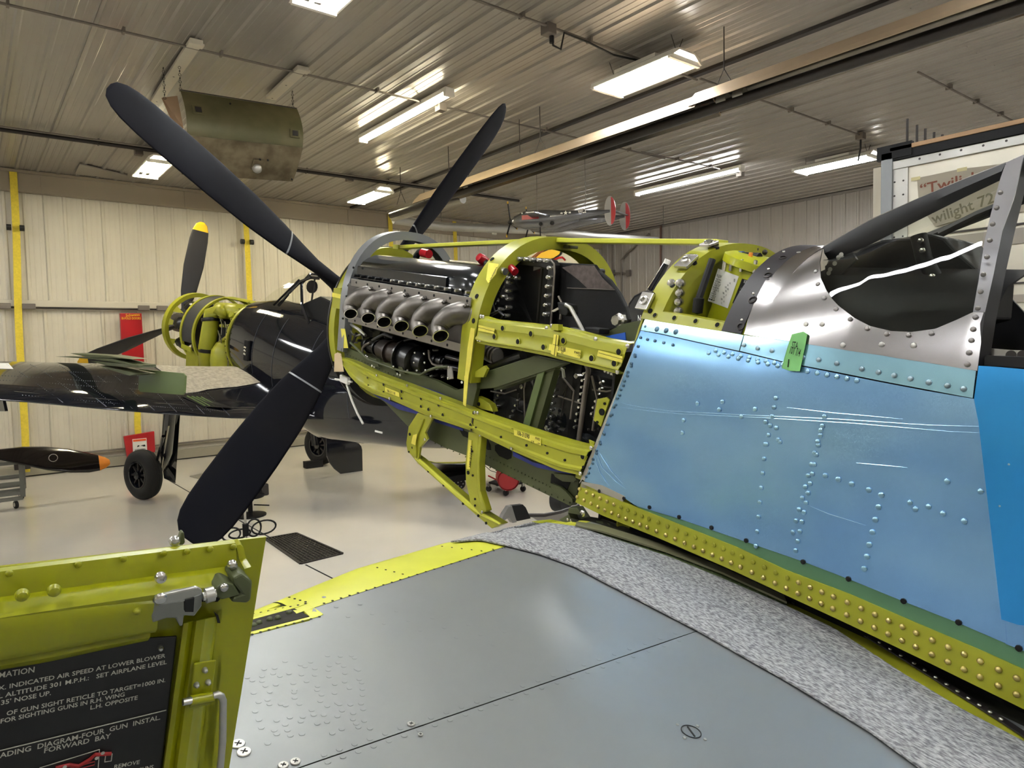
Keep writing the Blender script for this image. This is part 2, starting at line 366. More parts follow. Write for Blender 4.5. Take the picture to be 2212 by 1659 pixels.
for k in range(3): g.bx(p.x + .03, q.x - .03, y - .015, y - .011, q.z + .02 + k * .018, q.z + .027 + k * .018)
for k, s in ((0.07, 1), (0.19, -1)): g.prism([(p.x + k, y - .015, q.z + .1), (p.x + k + .02, y - .015, q.z + .14), (p.x + k + .05 * s, y - .015, q.z + .13), (p.x + k + .03, y - .015, q.z + .11)], (0, .003, 0))
g.build('label_print', INK, o)
# ---- ceiling lamps
def lamp(x0, x1, y0, y1, z, n, label, warm=False, box=True, group='fluorescent lamps hung under the ceiling'):
    t = thing('ceiling_lamp', ((x0 + x1) / 2, (y0 + y1) / 2, z), label, 'lamp', group)
    W = x1 - x0
    if box:
        g = G(); pr = [(0, 0), (0.03, 0.06), (W * .25, .1), (W * .75, .1), (W - .03, .06), (W, 0), (W - .02, .0), (W * .74, .08), (W * .26, .08), (.02, 0)]
        g.prism([(x0 + a, y0, z + b) for a, b in pr], (0, y1 - y0, 0)); g.build('housing', FIXT, t)
        G().bx(x0 + .1, x1 - .1, (y0 + y1) / 2 - .3, (y0 + y1) / 2 + .3, z + .1, z + .14).build('ballast_cover', FIXT, t)
        for yy in (y0 + .02, y1 - .06): G().bx(x0 + .01, x1 - .01, yy, yy + .04, z - .02, z + .03).build('end_plate', FIXT, t)
    else:
        G().bx(x0, x1, y0, y1, z + .03, z + .09).build('housing', FIXT, t, bevel=.01)
        for yy in (y0, y1 - .05): G().bx(x0, x1, yy, yy + .05, z - .02, z + .04).build('end_plate', FIXT, t)
    for k in range(n):
        xx = x0 + W * (k + .5) / n; yl = (y1 - y0) - .1
        G().tube([(xx, y0 + .05, z + .01), (xx, y0 + .05 + yl, z + .01)], 0.016, 8).build('tube', GLOWY if warm else GLOW, t, smooth=True)
        if box: pass
    return t
def wires(t, pts):
    for a, b in pts: G().tube([a, b], 0.004, 5).build('hanging_wire', DKMET, t)
a = 5.3
L1 = lamp(2.42, 2.86, 4.85, 6.12, 5.28, 4, 'four-tube lamp cut by the top edge of the photo')
L2 = lamp(2.37, 2.78, 12.0, 13.25, 5.2, 4, 'four-tube lamp beside the tip of the raised blade', warm=True)
L3 = lamp(6.3, 6.72, 12.0, 13.3, 5.2, 6, 'lamp near the top of the bi-fold door, right of the green panel', warm=True)
L4 = lamp(4.88, 5.02, 7.35, 9.8, 5.36, 2, 'long bare strip lamp between the two blades', warm=True, box=False)
L5 = lamp(5.95, 6.48, 4.68, 5.88, 5.2, 6, 'bright six-tube lamp nearest the camera')
wires(L5, [((6.2, 4.8, 5.3), (6.3, 4.8, CEIL)), ((6.2, 4.8, 5.3), (6.1, 4.8, CEIL)), ((6.2, 5.7, 5.3), (6.3, 5.7, CEIL)), ((6.2, 5.7, 5.3), (6.1, 5.7, CEIL))])
L6 = lamp(11.4, 11.54, 7.4, 10.0, 5.34, 2, 'long strip lamp at right, beyond the heater', box=False)
L7 = lamp(12.0, 12.5, 5.35, 6.75, 5.24, 6, 'box lamp at right, beside the grey junction box')
wires(L7, [((12.25, 5.5, 5.3), (12.35, 5.5, CEIL)), ((12.25, 5.5, 5.3), (12.15, 5.5, CEIL)), ((12.25, 6.6, 5.3), (12.25, 6.6, CEIL))])
p = onz(1245, 487, 5.3); q_ = onz(1303, 476, 5.3)
L8 = lamp(p.x - .1, p.x + .1, q_.y, p.y, 5.3, 2, 'small far lamp behind the tail of the silver model airplane', box=False)
# unseen lamps carry the rows on behind and beside the camera
for x, y in ((2.4, -1.5), (1.1, 2.35), (-1.6, 12.3), (-1.6, 8.2), (-1.6, 4.2), (-1.6, 0.2), (-5.2, 12), (-5.2, 7), (-5.2, 2), (6.2, .8), (6.2, -2.6), (12, 1.5), (12, -2.5), (2.4, -5), (6.2, -6), (-1.6, -4)):
    hw = .13 if x == 1.1 else .24  # narrow lamp added off the rows for the reflected streak on the side glass
    lamp(x - hw, x + hw, y - .6, y + .6, 5.25, 4, 'unseen four-tube ceiling lamp outside the photo', group='ceiling lamps outside the photo')
# ---- radiant tube heater: long tan reflector over a dark tube, U-bend at the far end
hx = 6.4; hz = 4.72
t = thing('tube_heater', (hx, 6, hz), 'long tube heater with a tan reflector hung on chains under the ceiling', 'heater')
REFL = mat('heater reflector tan', (176, 156, 130), 0.42, metal=0.35)
REFI = mat('heater reflector inner face', (120, 114, 104), 0.14, metal=0.9)
def hood(y0, y1, dz=0, dx=0):
    A = [(-.24, -.06), (-.2, .0), (-.09, .11), (.09, .11), (.2, .0), (.24, -.06)]
    G().grid([[(hx + dx + a, y, hz + dz + b) for a, b in A] for y in (y0, y1)]).build('reflector', REFL, t, solid=.004)
    A = [(a * .96, b - .008) for a, b in A]
    G().grid([[(hx + dx + a, y, hz + dz + b) for a, b in A] for y in (y0 + .01, y1 - .01)]).build('reflector_lining', REFI, t)
hood(4.55, 10.4, 0); hood(0.2, 4.65, .03)
G().tube([(hx, .2, hz - .05), (hx, 11.6, hz - .05)], .055, 12).build('burner_tube', DKMET, t, smooth=True)
for y in (4.1, 4.3, 9.0): G().tube([(hx, y, hz), (hx, y + .12, hz)], .056, 12).build('tube_clamp', ALU2, t, smooth=True)
G().tube([onz(1000, 430, 4.66), onz(930, 447, 4.66), onz(850, 470, 4.66)], .075, 12).build('flue_pipe', ALU2, t, smooth=True)
pe = [onz(850, 474, 4.66), onz(960, 490, 4.6), onz(1160, 497, 4.5), onz(1290, 512, 4.45), onz(1420, 520, 4.45)]
G().tube(pe, .085, 12).build('return_pipe', ALU2, t, smooth=True)
for f in (.3, .62): p = pe[1].lerp(pe[3], f); G().tube([p, p + (pe[2] - pe[1]).normalized() * .1], .1, 12).build('pipe_band', CHROME, t, smooth=True)
for yy in (4.35, 7.3, 9.6, 11.2):
    G().tube([(hx, yy, hz + .32), (hx, yy, CEIL)], .007, 6).build('chain', DKMET, t)
    for s in (-1, 1): G().tube([(hx, yy, hz + .32), (hx + s * .02, yy - s * .12, hz + .1)], .005, 6).build('hook_wire', DKMET, t)
for q_ in ((1013, 395), (1123, 330), (917, 452), (953, 478), (1433, 488)):
    p = onz(*q_, 5.0); G().tube([p, (p.x, p.y, CEIL)], .006, 5).build('hanging_rod', DKMET, t)
# ---- hanging green cowling panel
y0 = 8.5
t = thing('cowling_panel', (2.7, y0, 4.3), 'curved green metal cowling panel hung from the ceiling on chains', 'panel')
GRN = mat('weathered olive cowling', (84, 82, 50), 0.5, metal=.2, var=.9, vscale=3.5, rgb2=(102, 94, 62), bump=.05, bscale=12)
BARE = mat('worn bare lower skin', (124, 112, 88), 0.4, metal=.5, var=.8, vscale=6, rgb2=(88, 78, 56), bump=.05, bscale=14)
tl, tr, bl, br = ony(390, 196, y0), ony(642, 236, y0), ony(398, 372, y0), ony(640, 388, y0)
def cpt(u, v, d=0):
    p = tl.lerp(tr, u); b = bl.lerp(br, u); bulge = math.sin(v * PI * .85)
    z = p.z + (b.z - p.z) * v; return Vector((p.x + (b.x - p.x) * v, y0 - .28 * bulge + .25 * v * v - d, z))
nu = 16
G().grid([[cpt(u / nu, v / 16 * .62) for u in range(nu + 1)] for v in range(17)]).build('upper_skin', GRN, t, smooth='all', solid=.01)
G().grid([[cpt(u / nu, .62 + v / 10 * .38, .002) for u in range(nu + 1)] for v in range(11)]).build('lower_skin', BARE, t, smooth='all', solid=.01)
G().grid([[cpt(u / nu, .6 + v / 3 * .04, .012) for u in range(nu + 1)] for v in range(4)]).build('joint_bead', BARE, t, smooth='all', solid=.01)
G().grid([[cpt(u / nu, 0, -.01 - k * .05) + Vector((0, 0, .02)) for u in range(nu + 1)] for k in range(2)]).build('top_flange', DKMET, t, solid=.01)
for u, v in ((.1, .26), (.92, .42)):
    G().grid([[cpt(u + a, v + b, .02) for a in (-.045, .045)] for b in (-.06, .06)]).build('access_plate', GRN, t, solid=.02, bevel=.004)
    G().grid([[cpt(u + a, v + b, .026) for a in (-.025, .025)] for b in (-.035, .035)]).build('plate_boss', DKMET, t, solid=.01)
G().grid([[cpt(.62 + a, .84 + b, .012) for a in (-.05, .05)] for b in (-.05, .06)]).build('access_plate', BARE, t, solid=.01)
p = cpt(.62, .89, .03); G().dome(p, (0, -1, 0), .06, .05, 16).build('bulge', ALU2, t, smooth=True)
for u, v in ((.63, .79), (.7, .79), (.38, .1), (.98, .98), (.0, .98)): p = cpt(u, v, .02); G().disc(p, (0, -1, 0), .012).build('screw_hole', DARKHOLE, t)
G().prism([cpt(0, 0, -.02) + Vector((-.16, .15, -.06)), cpt(0, 0, -.02) + Vector((-.02, .05, -.04)), cpt(0, .5, -.02) + Vector((-.02, .05, 0)), cpt(0, .4, 0) + Vector((-.12, .15, 0))], (0, .02, 0)).build('end_board', mat('tan cardboard', (150, 122, 92), .8), t)
for q_, pt in (((390, 150), cpt(0, 0)), ((355, 195), cpt(0, .1) + Vector((-.14, .2, 0))), ((630, 185), cpt(.96, 0))):
    top = Vector((pt.x, pt.y, CEIL - .06)); g = G(); n = int((top - pt).length / .035)
    for k in range(max(n, 2)):
        p = pt.lerp(top, (k + .5) / n); a = k % 2
        g.lathe(p, (1, 0, 0) if a else (0, 1, 0), [(.012, -.003), (.016, -.003), (.016, .003), (.012, .003), (.012, -.003)], 8)
    g.build('chain', DKMET, t)
# ceiling boards the chains hang from
def board(p, q_, label):
    p, q_ = Vector(p), Vector(q_); d = (q_ - p).normalized(); n = Vector((-d.y, d.x, 0)) * .065; o = G().prism([p - n, q_ - n, q_ + n, p + n], (0, 0, .04)).build('ceiling_board', WOOD, None, bevel=.005); tag(o, label, 'board')
    for f in (.05, .5, .95): c = p.lerp(q_, f); G().disc((c.x, c.y, c.z - .002), (0, 0, -1), .012).build('screw_head', DKMET, o)
    c = p.lerp(q_, .02); G().box(c + Vector((0, 0, -.01)), n * 1.15, d * .05, (0, 0, .01)).build('end_cleat', WOOD, o)
board(onz(425, 92, CEIL - .06), onz(335, 225, CEIL - .06), 'pale board screwed to the ceiling above the left chain')
board(onz(655, 150, CEIL - .06), onz(585, 215, CEIL - .06), 'pale board screwed to the ceiling above the right chain')
tag(G().prism([onz(172, 355, CEIL - .03), onz(275, 380, CEIL - .03), onz(272, 390, CEIL - .03), onz(162, 375, CEIL - .03)], (0, 0, .02)).build('ceiling_hatch', CEILM), 'flat tan cover plate on the ceiling left of the warm four-tube lamp', 'hatch')
# ================================================================ THE AIRPLANE UNDER REBUILD
AP = thing('fighter_airplane', (1.95, 2.0, 0.0), 'silver and yellow-green fighter airplane being rebuilt, bare engine showing, blue film on its side', 'airplane')
def wid(a): return 0.36 + 0.05 * min(max((a - .45) / 1.3, 0), 1) + .02 * min(max((a - 1.75) / .87, 0), 1) + .02 * min(max((a - 2.62) / .6, 0), 1)
def utop(a): return 0.46 + 0.22 * min(max((a - 2.98) / .47, 0), 1)
def HW(a, u):
    s = wid(a)
    if u < 0: return s - .04 * max(u, -.7)
    ut = utop(a)
    if u >= ut: return -(u - ut) * 3
    return s * (1 - (u / ut) ** 2.3) ** .435
def solve(px, py, f, t0=.3, t1=8.0, n=220):
    d = ray(px, py); prev = None; best = (1e9, None); pt = t0
    for i in range(n + 1):
        t = t0 + (t1 - t0) * i / n; p = CAM + d * t; v = f(p)
        if prev is not None and prev > 0 >= v:
            lo, hi = pt, t
            for _ in range(24):
                m = (lo + hi) / 2
                if f(CAM + d * m) > 0: lo = m
                else: hi = m
            return CAM + d * hi
        if abs(v) < best[0]: best = (abs(v), p)
        prev = v; pt = t
    return best[1]
def fK(off=0.0):
    def f(p):
        a, l, u = M.loc(p); return l - HW(a, u) - off
    return f
K = lambda px, py: solve(px, py, fK())
Ko = lambda o: (lambda px, py: solve(px, py, fK(o)))
def nK(p, h=.004):
    a, l, u = M.loc(p); du = (HW(a, u + h) - HW(a, u - h)) / (2 * h); da = (HW(a + h, u) - HW(a - h, u)) / (2 * h)
    return (M.L - M.U * du + M.F * da).normalized()
S = lambda l: (lambda px, py: M.side(px, py, l))
def sec_path(a, u0, u1, n=28, off=0.0):
    """outline of the body section at a, from the left side (u0) over the top to the right side (u1)"""
    P = []; ut = utop(a) + off
    for i in range(n + 1):
        t = i / n
        th0 = math.asin(max(min(u0 / ut, 1), -1)); th1 = PI - math.asin(max(min(u1 / ut, 1), -1)); th = th0 + (th1 - th0) * t
        u = ut * math.sin(th)
        c = max(1 - max(u / ut, 0) ** 2.3, 0) ** .435; l = (wid(a) + off) * c
        if u < 0: l -= .04 * u
        P.append((l if math.cos(th) >= 0 else -l, u))
    return P
def arch(a0, a1, u0, u1, m, name, off=0.0, flange=.03, thick=.004, n=36, parent=AP):
    P0, P1 = sec_path(a0, u0, u1, n, off), sec_path(a1, u0, u1, n, off); Q0 = sec_path(a0, u0, u1, n, off - flange); Q1 = sec_path(a1, u0, u1, n, off - flange)
    rows = [[M.w(a0, l, u) for l, u in Q0], [M.w(a0, l, u) for l, u in P0], [M.w(a1, l, u) for l, u in P1], [M.w(a1, l, u) for l, u in Q1]]
    return G().grid(rows).build(name, m, parent, smooth=True, solid=thick)
def plate(px, l, m, name, th=.004, parent=AP, fn=None, bevel=0.0):
    f = fn or S(l); P = [f(*q) for q in px]
    return G().prism(P, -M.L * th).build(name, m, parent, bevel=bevel)
def holes(pts, fn, r, parent, ring=None, nrm=None, lift=.0015):
    """pressed fastener holes: a dished ring with a dark socket, one part each"""
    for q in pts:
        p = fn(q[0], q[1]); n = nrm(p) if nrm else M.L; rr = q[2] if len(q) > 2 else r
        if ring: G().lathe(p, n, [(rr * 1.55, -.001), (rr * 1.5, lift * .6), (rr * 1.1, lift)], 12).build('dimple', ring, parent, smooth=True)
        G().lathe(p, n, [(rr * 1.1, -.004), (rr * 1.1, lift + .0005), (0, lift + .0003)], 12).build('fastener_hole', DARKHOLE, parent)
def screws(pts, fn, r, m, parent, nrm=None, name='screw', h=None, cross=True):
    for q in pts:
        p = fn(q[0], q[1]); n = (nrm(p) if nrm else M.L).normalized(); rr = q[2] if len(q) > 2 else r
        o = G().dome(p, n, rr, h or rr * .35, 12).build(name, m, parent, smooth=True)
# ---------------- propeller: four paddle blades, 90 degrees apart
def blade(th, R, beta, W=1.0):
    r_ = M.L * -1 * math.cos(th) + M.U * math.sin(th); t_ = M.L * math.sin(th) + M.U * math.cos(th) * 1.0
    ax = M.F; O = M.w(0, 0, 0); g = G(); rows = []
    st = [(.13, .10, .10, 75), (.25, .12, .085, 70), (.38, .16, .06, 60), (.5, .21, .045, 52), (.65, .27, .036, 48), (.85, .315, .03, 46), (1.1, .34, .024, 46), (1.35, .345, .018, 46.5), (1.5, .335, .014, 47), (1.59, .305, .011, 47), (1.645, .255, .009, 47), (1.685, .17, .007, 47), (1.70, .06, .003, 47)]
    n = 16
    for r, c, tk, be in st:
        b = math.radians(be) * beta; cd_ = t_ * math.cos(b) + ax * math.sin(b); nd = r_.cross(cd_).normalized(); c *= W
        row = []
        for k in range(n):
            an = 2 * PI * k / n; row.append(O + r_ * (r * R / 1.7) + cd_ * (c / 2 * math.cos(an)) + nd * (tk / 2 * math.sin(an)))
        rows.append(row)
    g.grid(rows, close=True); k0 = len(g.v); g.f.append(tuple(k0 - n + i for i in range(n)))
    o = g.build('propeller_blade', PROP, AP, smooth='all')
    i = 4; rr = []
    for r, c, tk, be in ((.585, .242, .042, 49.5), (.595, .245, .041, 49)):
        b = math.radians(be) * beta; cd_ = t_ * math.cos(b) + ax * math.sin(b); nd = r_.cross(cd_).normalized(); c *= W
        rr.append([O + r_ * (r * R / 1.7) + cd_ * (c / 2 * 1.015 * math.cos(2 * PI * k / n)) + nd * (tk / 2 * 1.12 * math.sin(2 * PI * k / n)) for k in range(n)])
    G().grid(rr, close=True).build('cuff_seam', GREYF, o, smooth='all')
    return o
BETA = -1
for dg_ in (143, 53, -37, -127): blade(math.radians(dg_), 1.69, BETA)
ax = M.F
G().lathe(M.w(.12, 0, 0), ax, [(.0, -.02), (.16, -.02), (.17, .05), (.13, .12), (.13, .22), (.07, .30), (.0, .31)], 24).build('propeller_hub', PROP, AP, smooth=True)
G().lathe(M.w(.16, 0, -.08), ax, [(.12, -.25), (.14, -.12), (.12, .1)], 20).build('reduction_gear_case', BLACK, AP, smooth=True)
# ---------------- nose ring (round) and grey front frame
def ring_grid(a0, a1, cu, ru, rl, inn, m, name, n=56, t0=0, t1=2 * PI, parent=AP):
    rows = []
    for a, d in ((a0, -inn), (a0, 0), (a1, 0), (a1, -inn)):
        rows.append([M.w(a, (rl + d) * math.cos(t0 + (t1 - t0) * k / n), cu + (ru + d) * math.sin(t0 + (t1 - t0) * k / n)) for k in range(n + 1)])
    return G().grid(rows).build(name, m, parent, smooth=True, solid=.004)
ring_grid(.3, .37, -.1, .47, .345, .05, ZINC, 'nose_ring', t0=-.42, t1=PI + .42)
ring_grid(.31, .37, -.1, .462, .338, .05, MATTEB, 'nose_ring_lower', t0=PI + .42, t1=2 * PI - .42, n=30)
ring_grid(.285, .3, -.1, .475, .35, .02, DKMET, 'nose_ring_edge')
nb = G().grid([[M.w(.37, .295 * math.cos(t), -.1 + .42 * math.sin(t)), M.w(.41, .2 * math.cos(t), -.1 + .2 * math.sin(t))] for t in [PI * .5 + 2 * PI * k / 40 for k in range(41)]]).build('nose_bulkhead', ZINC2, AP, smooth=True, solid=.004)
ff = arch(.47, .55, -.2, -.2, GREYF, 'front_frame', flange=.045, n=44)
holes([(752, 725), (740, 688), (748, 640), (752, 617), (763, 578)], lambda x, y: M.side(x, y, .37), .005, ff)
plate([(736, 710), (745, 710), (752, 752), (741, 752)], .368, TAPE, 'masking_tape', .001)
plate([(721, 622), (736, 622), (737, 668), (716, 664)], .356, ZINC, 'side_doubler', .01)
plate([(718, 632), (736, 636), (735, 645), (717, 641)], .357, TAPE, 'masking_tape', .002)
# ---------------- cowl arch at the firewall of the engine bay
a2 = arch(1.70, 1.80, -.13, -.2, ZINC, 'cowl_arch', flange=.05, n=48)
holes([(1063, 560), (1030, 640), (1023, 693)], K, .009, a2, None, nK)
plate([(1055, 567), (1077, 570), (1071, 592), (1055, 612), (1050, 604)], 0, TAPE, 'masking_tape', .001, fn=Ko(.003))
g = G(); write(g, 'Firewall', Ko(.005)(1057, 607), Ko(.005)(1072, 578), .018, -M.F + M.U * .6, .001, M.L); g.build('handwriting', INK, AP)
# tape and gusset down the arch foot
plate([(1017, 708), (1026, 710), (1016, 790), (1012, 812), (1004, 812), (1010, 750)], .425, TAPE, 'masking_tape', .002)
plate([(1000, 790), (1010, 788), (1012, 812), (1046, 790), (1052, 797), (1044, 815), (1005, 815), (999, 812)], .40, ZINC, 'arch_foot_bracket', .012)
plate([(1003, 812), (1012, 812), (1006, 878), (1000, 874)], .424, TAPE, 'masking_tape', .002)
# ---------------- longerons on top of the cowl
def bar(p0, p1, l, w_, h_, m, name):
    A, B = M.side(*p0, l), M.side(*p1, l); d = (B - A).normalized(); n = M.L; v = d.cross(n).normalized()
    return G().box((A + B) / 2, (B - A) / 2, n * w_ / 2, v * h_ / 2).build(name, m, AP, bevel=.003)
bar((868, 534), (1163, 521), 0, .07, .018, LEMON, 'cowl_longeron')
bar((1188, 520), (1560, 524), 0, .07, .018, LEMON, 'cowl_longeron')
bar((1195, 532), (1240, 534), -.03, .05, .012, OLIVE, 'longeron_splice')
g = G(); p = M.side(868, 534, 0); g.box(p, M.F * .03, M.L * .04, M.U * .012); g.build('longeron_clip', LEMON, AP)
# ---------------- side rails with flanges
def rail(top, bot, rows, m, name, fn, n=40):
    return G().grid(patch(top, bot, fn, n, rows, M.L)).build(name, m, AP, smooth=True, solid=.003)
KI = Ko(0.0)
r2t = [(1040, 683), (1062, 690), (1130, 697), (1190, 703), (1250, 716), (1300, 730), (1362, 741)]
r2b = [(1030, 741), (1060, 748), (1120, 757), (1180, 769), (1240, 785), (1337, 809)]
r2 = rail(r2t, r2b, ((0, -.035), (0.01, 0), (.10, .002), (.14, .009), (.36, .009), (.40, .006), (.72, .006), (.78, .011), (.86, .011), (.9, 0), (.99, 0), (1, -.035)), ZINC, 'upper_side_rail', KI)
holes([(1086, 709), (1068, 727), (1147, 721), (1119, 738), (1217, 736), (1174, 750), (1278, 774), (1337, 760), (1327, 785)], Ko(.010), .0085, r2, ZINC)
screws([(1038, 683), (1043, 684), (1031, 733), (1036, 734), (1286, 733), (1355, 748), (1333, 803), (1191, 704), (1180, 709)], Ko(.006), .008, CHROME, r2)
plate([(1193, 700), (1206, 701), (1206, 714), (1190, 712)], .43, ZINC, 'rail_clip', .02)
# ---------------- lower rail
lt = [(738, 772), (761, 780), (812, 806), (874, 829), (951, 858), (1000, 877), (1034, 892), (1059, 900), (1118, 920), (1186, 942), (1245, 959), (1279, 965)]
lb = [(741, 784), (751, 808), (774, 832), (806, 851), (843, 863), (901, 889), (934, 903), (1016, 930), (1111, 976), (1206, 1017), (1254, 1027)]
r1 = rail(lt, lb, ((0, -.04), (.01, 0), (.12, 0), (.17, .01), (.3, .01), (.36, .003), (.7, .004), (.76, .010), (.84, .010), (.88, .001), (.99, .001), (1, -.03)), ZINC, 'lower_side_rail', KI, 56)
holes([(829, 830), (829, 848), (868, 845), (868, 862), (910, 860), (910, 879), (926, 885), (948, 874), (957, 897), (1017, 919), (1107, 931), (1179, 958), (1259, 986), (794, 816, .005), (796, 832, .005)], Ko(.006), .008, r1, ZINC)
holes([(1028, 924), (1082, 944), (1137, 962), (1182, 979), (1220, 994), (1260, 1009)], Ko(.006), .004, r1)
screws([(951, 861), (813, 811), (879, 833), (841, 861), (1104, 968), (1276, 968), (1253, 1023), (1025, 891), (1031, 892)], Ko(.006), .007, CHROME, r1)
plate([(1021, 888), (1024, 889), (1019, 931), (1016, 930)], 0, DKMET, 'rail_joint', .001, fn=Ko(.006))
# tapes with part numbers
def tape(pts, s=None, p0=None, p1=None, cap=.012, fn=Ko(.0125), s2=()):
    o = G().prism([fn(*q) for q in pts], M.L * .0008).build('masking_tape', TAPE, AP)
    f = lambda x, y: fn(x, y) + M.L * .0015
    g = G()
    if s: write(g, s, f(*p0), f(*p1), cap, M.U)
    for t, a, b, c in s2: write(g, t, f(*a), f(*b), c, M.U)
    if g.v: g.build('handwriting', INK, o)
tape([(1110, 928), (1169, 946), (1168, 962), (1111, 940)], '106-31590', (1118, 939), (1144, 948), .015, s2=(('LT', (1148, 956), (1154, 958), .008), ('FWD', (1157, 949), (1167, 952), .008), ('→' if False else '->', (1160, 959), (1167, 961), .007)))
tape([(832, 836), (862, 848), (863, 858), (833, 846)], '106-31118', (836, 846), (854, 853), .012)
tape([(1187, 743), (1255, 757), (1253, 775), (1185, 756)], '31038', (1206, 757), (1222, 760), .014, s2=(('LT', (1213, 763), (1218, 764), .008), ('FWD', (1241, 763), (1254, 766), .007), ('->', (1247, 769), (1254, 771), .006)))
tape([(1197, 722), (1207, 724), (1202, 770), (1190, 764)], fn=Ko(.0135))
tape([(1034, 702), (1069, 710), (1067, 721), (1033, 714)]); tape([(1293, 756), (1345, 770), (1344, 784), (1290, 769)])
for a, b in (((1195, 744), (1212, 748)), ((1033, 707), (1068, 716)), ((1293, 762), (1344, 776)), ((1202, 724), (1197, 768))):
    P, Q = Ko(.0155)(*a), Ko(.0155)(*b); G().tube([P, Q], .0007, 4).build('pen_line', INK, AP)
# ---------------- chin frames
def fr(px, l, name, th=.03, m=ZINC): return plate(px, l, m, name, th, bevel=.003)
c1_ = fr([(902, 891), (934, 902), (918, 935), (923, 948), (907, 967), (903, 995), (880, 976), (877, 957), (882, 922)], .40, 'chin_bracket', .012)
fr([(906, 905), (915, 905), (898, 950), (899, 990), (892, 986), (889, 948)], .408, 'bracket_bead', .01)
holes([(885, 938, .006), (903, 928, .006), (891, 967, .005), (883, 976, .004)], S(.402), .006, c1_)
plate([(892, 940), (901, 937), (897, 962), (888, 958)], .411, TAPE, 'masking_tape', .001)
def cbar(P, wv, name, m=ZINC):
    """curved pressed channel between two pixel outlines"""
    pass
fr([(880, 974), (904, 990), (1012, 1084), (1042, 1106), (1084, 1132), (1062, 1142), (1020, 1106), (903, 1002)], .39, 'chin_diagonal', .035)
fr([(893, 984), (903, 990), (1008, 1082), (1040, 1107), (1080, 1131), (1078, 1134), (1036, 1113), (1004, 1090), (896, 992)], .398, 'diagonal_flange', .01, LEMON)
for q_ in ((925, 1018), (958, 1048), (1000, 1088), (1033, 1114), (1050, 1130)): holes([q_], S(.392), .005, AP)
v_ = fr([(1012, 932), (1034, 936), (1030, 1000), (1032, 1062), (1044, 1106), (1037, 1112), (1016, 1087), (1006, 1040), (1005, 1000)], .405, 'chin_upright', .008)
fr([(1034, 936), (1040, 939), (1035, 1000), (1037, 1062), (1050, 1104), (1043, 1108), (1031, 1062), (1029, 1000)], .413, 'upright_flange', .03)
plate([(1012, 950), (1019, 951), (1015, 1014), (1008, 1013)], .407, TAPE, 'masking_tape', .001)
g = G(); write(g, '106-310482', S(.409)(1013, 1008), S(.409)(1017, 962), .011, -M.F); g.build('handwriting', INK, AP)
holes([(1011, 1021, .007), (1021, 1027, .004), (1020, 975, .004), (1026, 1078, .004), (1026, 1092, .004)], S(.407), .005, v_)
screws([(1036, 940), (1041, 1106), (930, 899), (917, 949)], S(.42), .006, CHROME, AP)
# ---------------- olive engine mount
mb = plate([(742, 748), (800, 772), (942, 822), (985, 843), (1003, 838), (1018, 845), (1018, 905), (940, 862), (800, 812), (746, 782)], .345, OLIVE, 'engine_mount_beam', .02)
plate([(788, 840), (830, 868), (890, 930), (960, 966), (1010, 985), (1232, 1093), (1246, 1066), (1256, 1000), (1130, 950), (1000, 905), (880, 868)], .33, OLIVE, 'engine_mount_beam', .03)
for px in ([(1046, 945), (1054, 951), (1059, 962), (1060, 972), (1053, 972), (1045, 962), (1041, 950), (1042, 943)], [(1069, 962), (1080, 958), (1098, 966), (1105, 976), (1104, 990), (1096, 993), (1078, 985), (1069, 973)], [(1191, 1023), (1212, 1030), (1232, 1042), (1224, 1060), (1205, 1056), (1189, 1043)], [(990, 925), (1010, 934), (1010, 946), (1000, 942)]):
    plate(px, .3315, DARKHOLE, 'lightening_hole', .002)  # black plates laid on the beam for the shade in its holes
plate([(1195, 1022), (1240, 1028), (1245, 1036), (1238, 1042), (1215, 1040), (1199, 1030)], .35, OLIVE, 'mount_fitting', .012)
plate([(1190, 1044), (1210, 1052), (1222, 1062), (1236, 1078), (1237, 1086), (1225, 1080), (1196, 1062)], .35, OLIVE, 'mount_fitting', .012)
g = G()
random.seed(3)
for k in range(26):
    f = k / 25; p = S(.332)(900 + 330 * f, 940 + 146 * f); g.dome(p, M.L, .003, .002, 6)
    p = S(.332)(1050 + 190 * f, 985 + 92 * f); g.dome(p, M.L, .0025, .002, 6)
for k in range(40): f = k / 39; g.dome(S(.347)(750 + 245 * f, 766 + 110 * f ** 1.0), M.L, .003, .002, 6); g.dome(S(.347)(760 + 190 * f, 790 + 62 * f), M.L, .0025, .002, 6)
tag(g.build('rivet_rows', OLIVE, AP), None, None, kind='stuff')
screws([(803, 790), (808, 792), (858, 808), (864, 810), (997, 826), (1019, 819)], S(.36), .006, WHITE, AP)
plate([(1029, 809), (1152, 769), (1221, 785), (1199, 794), (1067, 838), (1030, 841)], .37, OLIVE, 'mount_strut', .03, bevel=.003)
plate([(1067, 838), (1199, 794), (1199, 798), (1067, 843)], .36, OLIVE, 'strut_lip', .05)
plate([(1177, 798), (1162, 802), (1129, 918), (1143, 922)], .365, OLIVE2, 'mount_upright', .008)  # lit face of the upright, its lightness put into the colour
plate([(1177, 798), (1199, 793), (1160, 927), (1142, 922)], .355, OLIVE, 'mount_upright', .03)  # shaded face of the same upright, in the darker olive
plate([(1010, 811), (1029, 809), (1030, 839), (1020, 881), (1005, 877)], .385, OLIVE, 'gusset_plate', .02, bevel=.002)
plate([(1028, 856), (1044, 863), (1058, 873), (1064, 890), (1040, 884), (1024, 877)], .36, ZINC, 'cowl_fastener_block', .03, bevel=.003)
holes([(1034, 873)], S(.362), .007, AP)
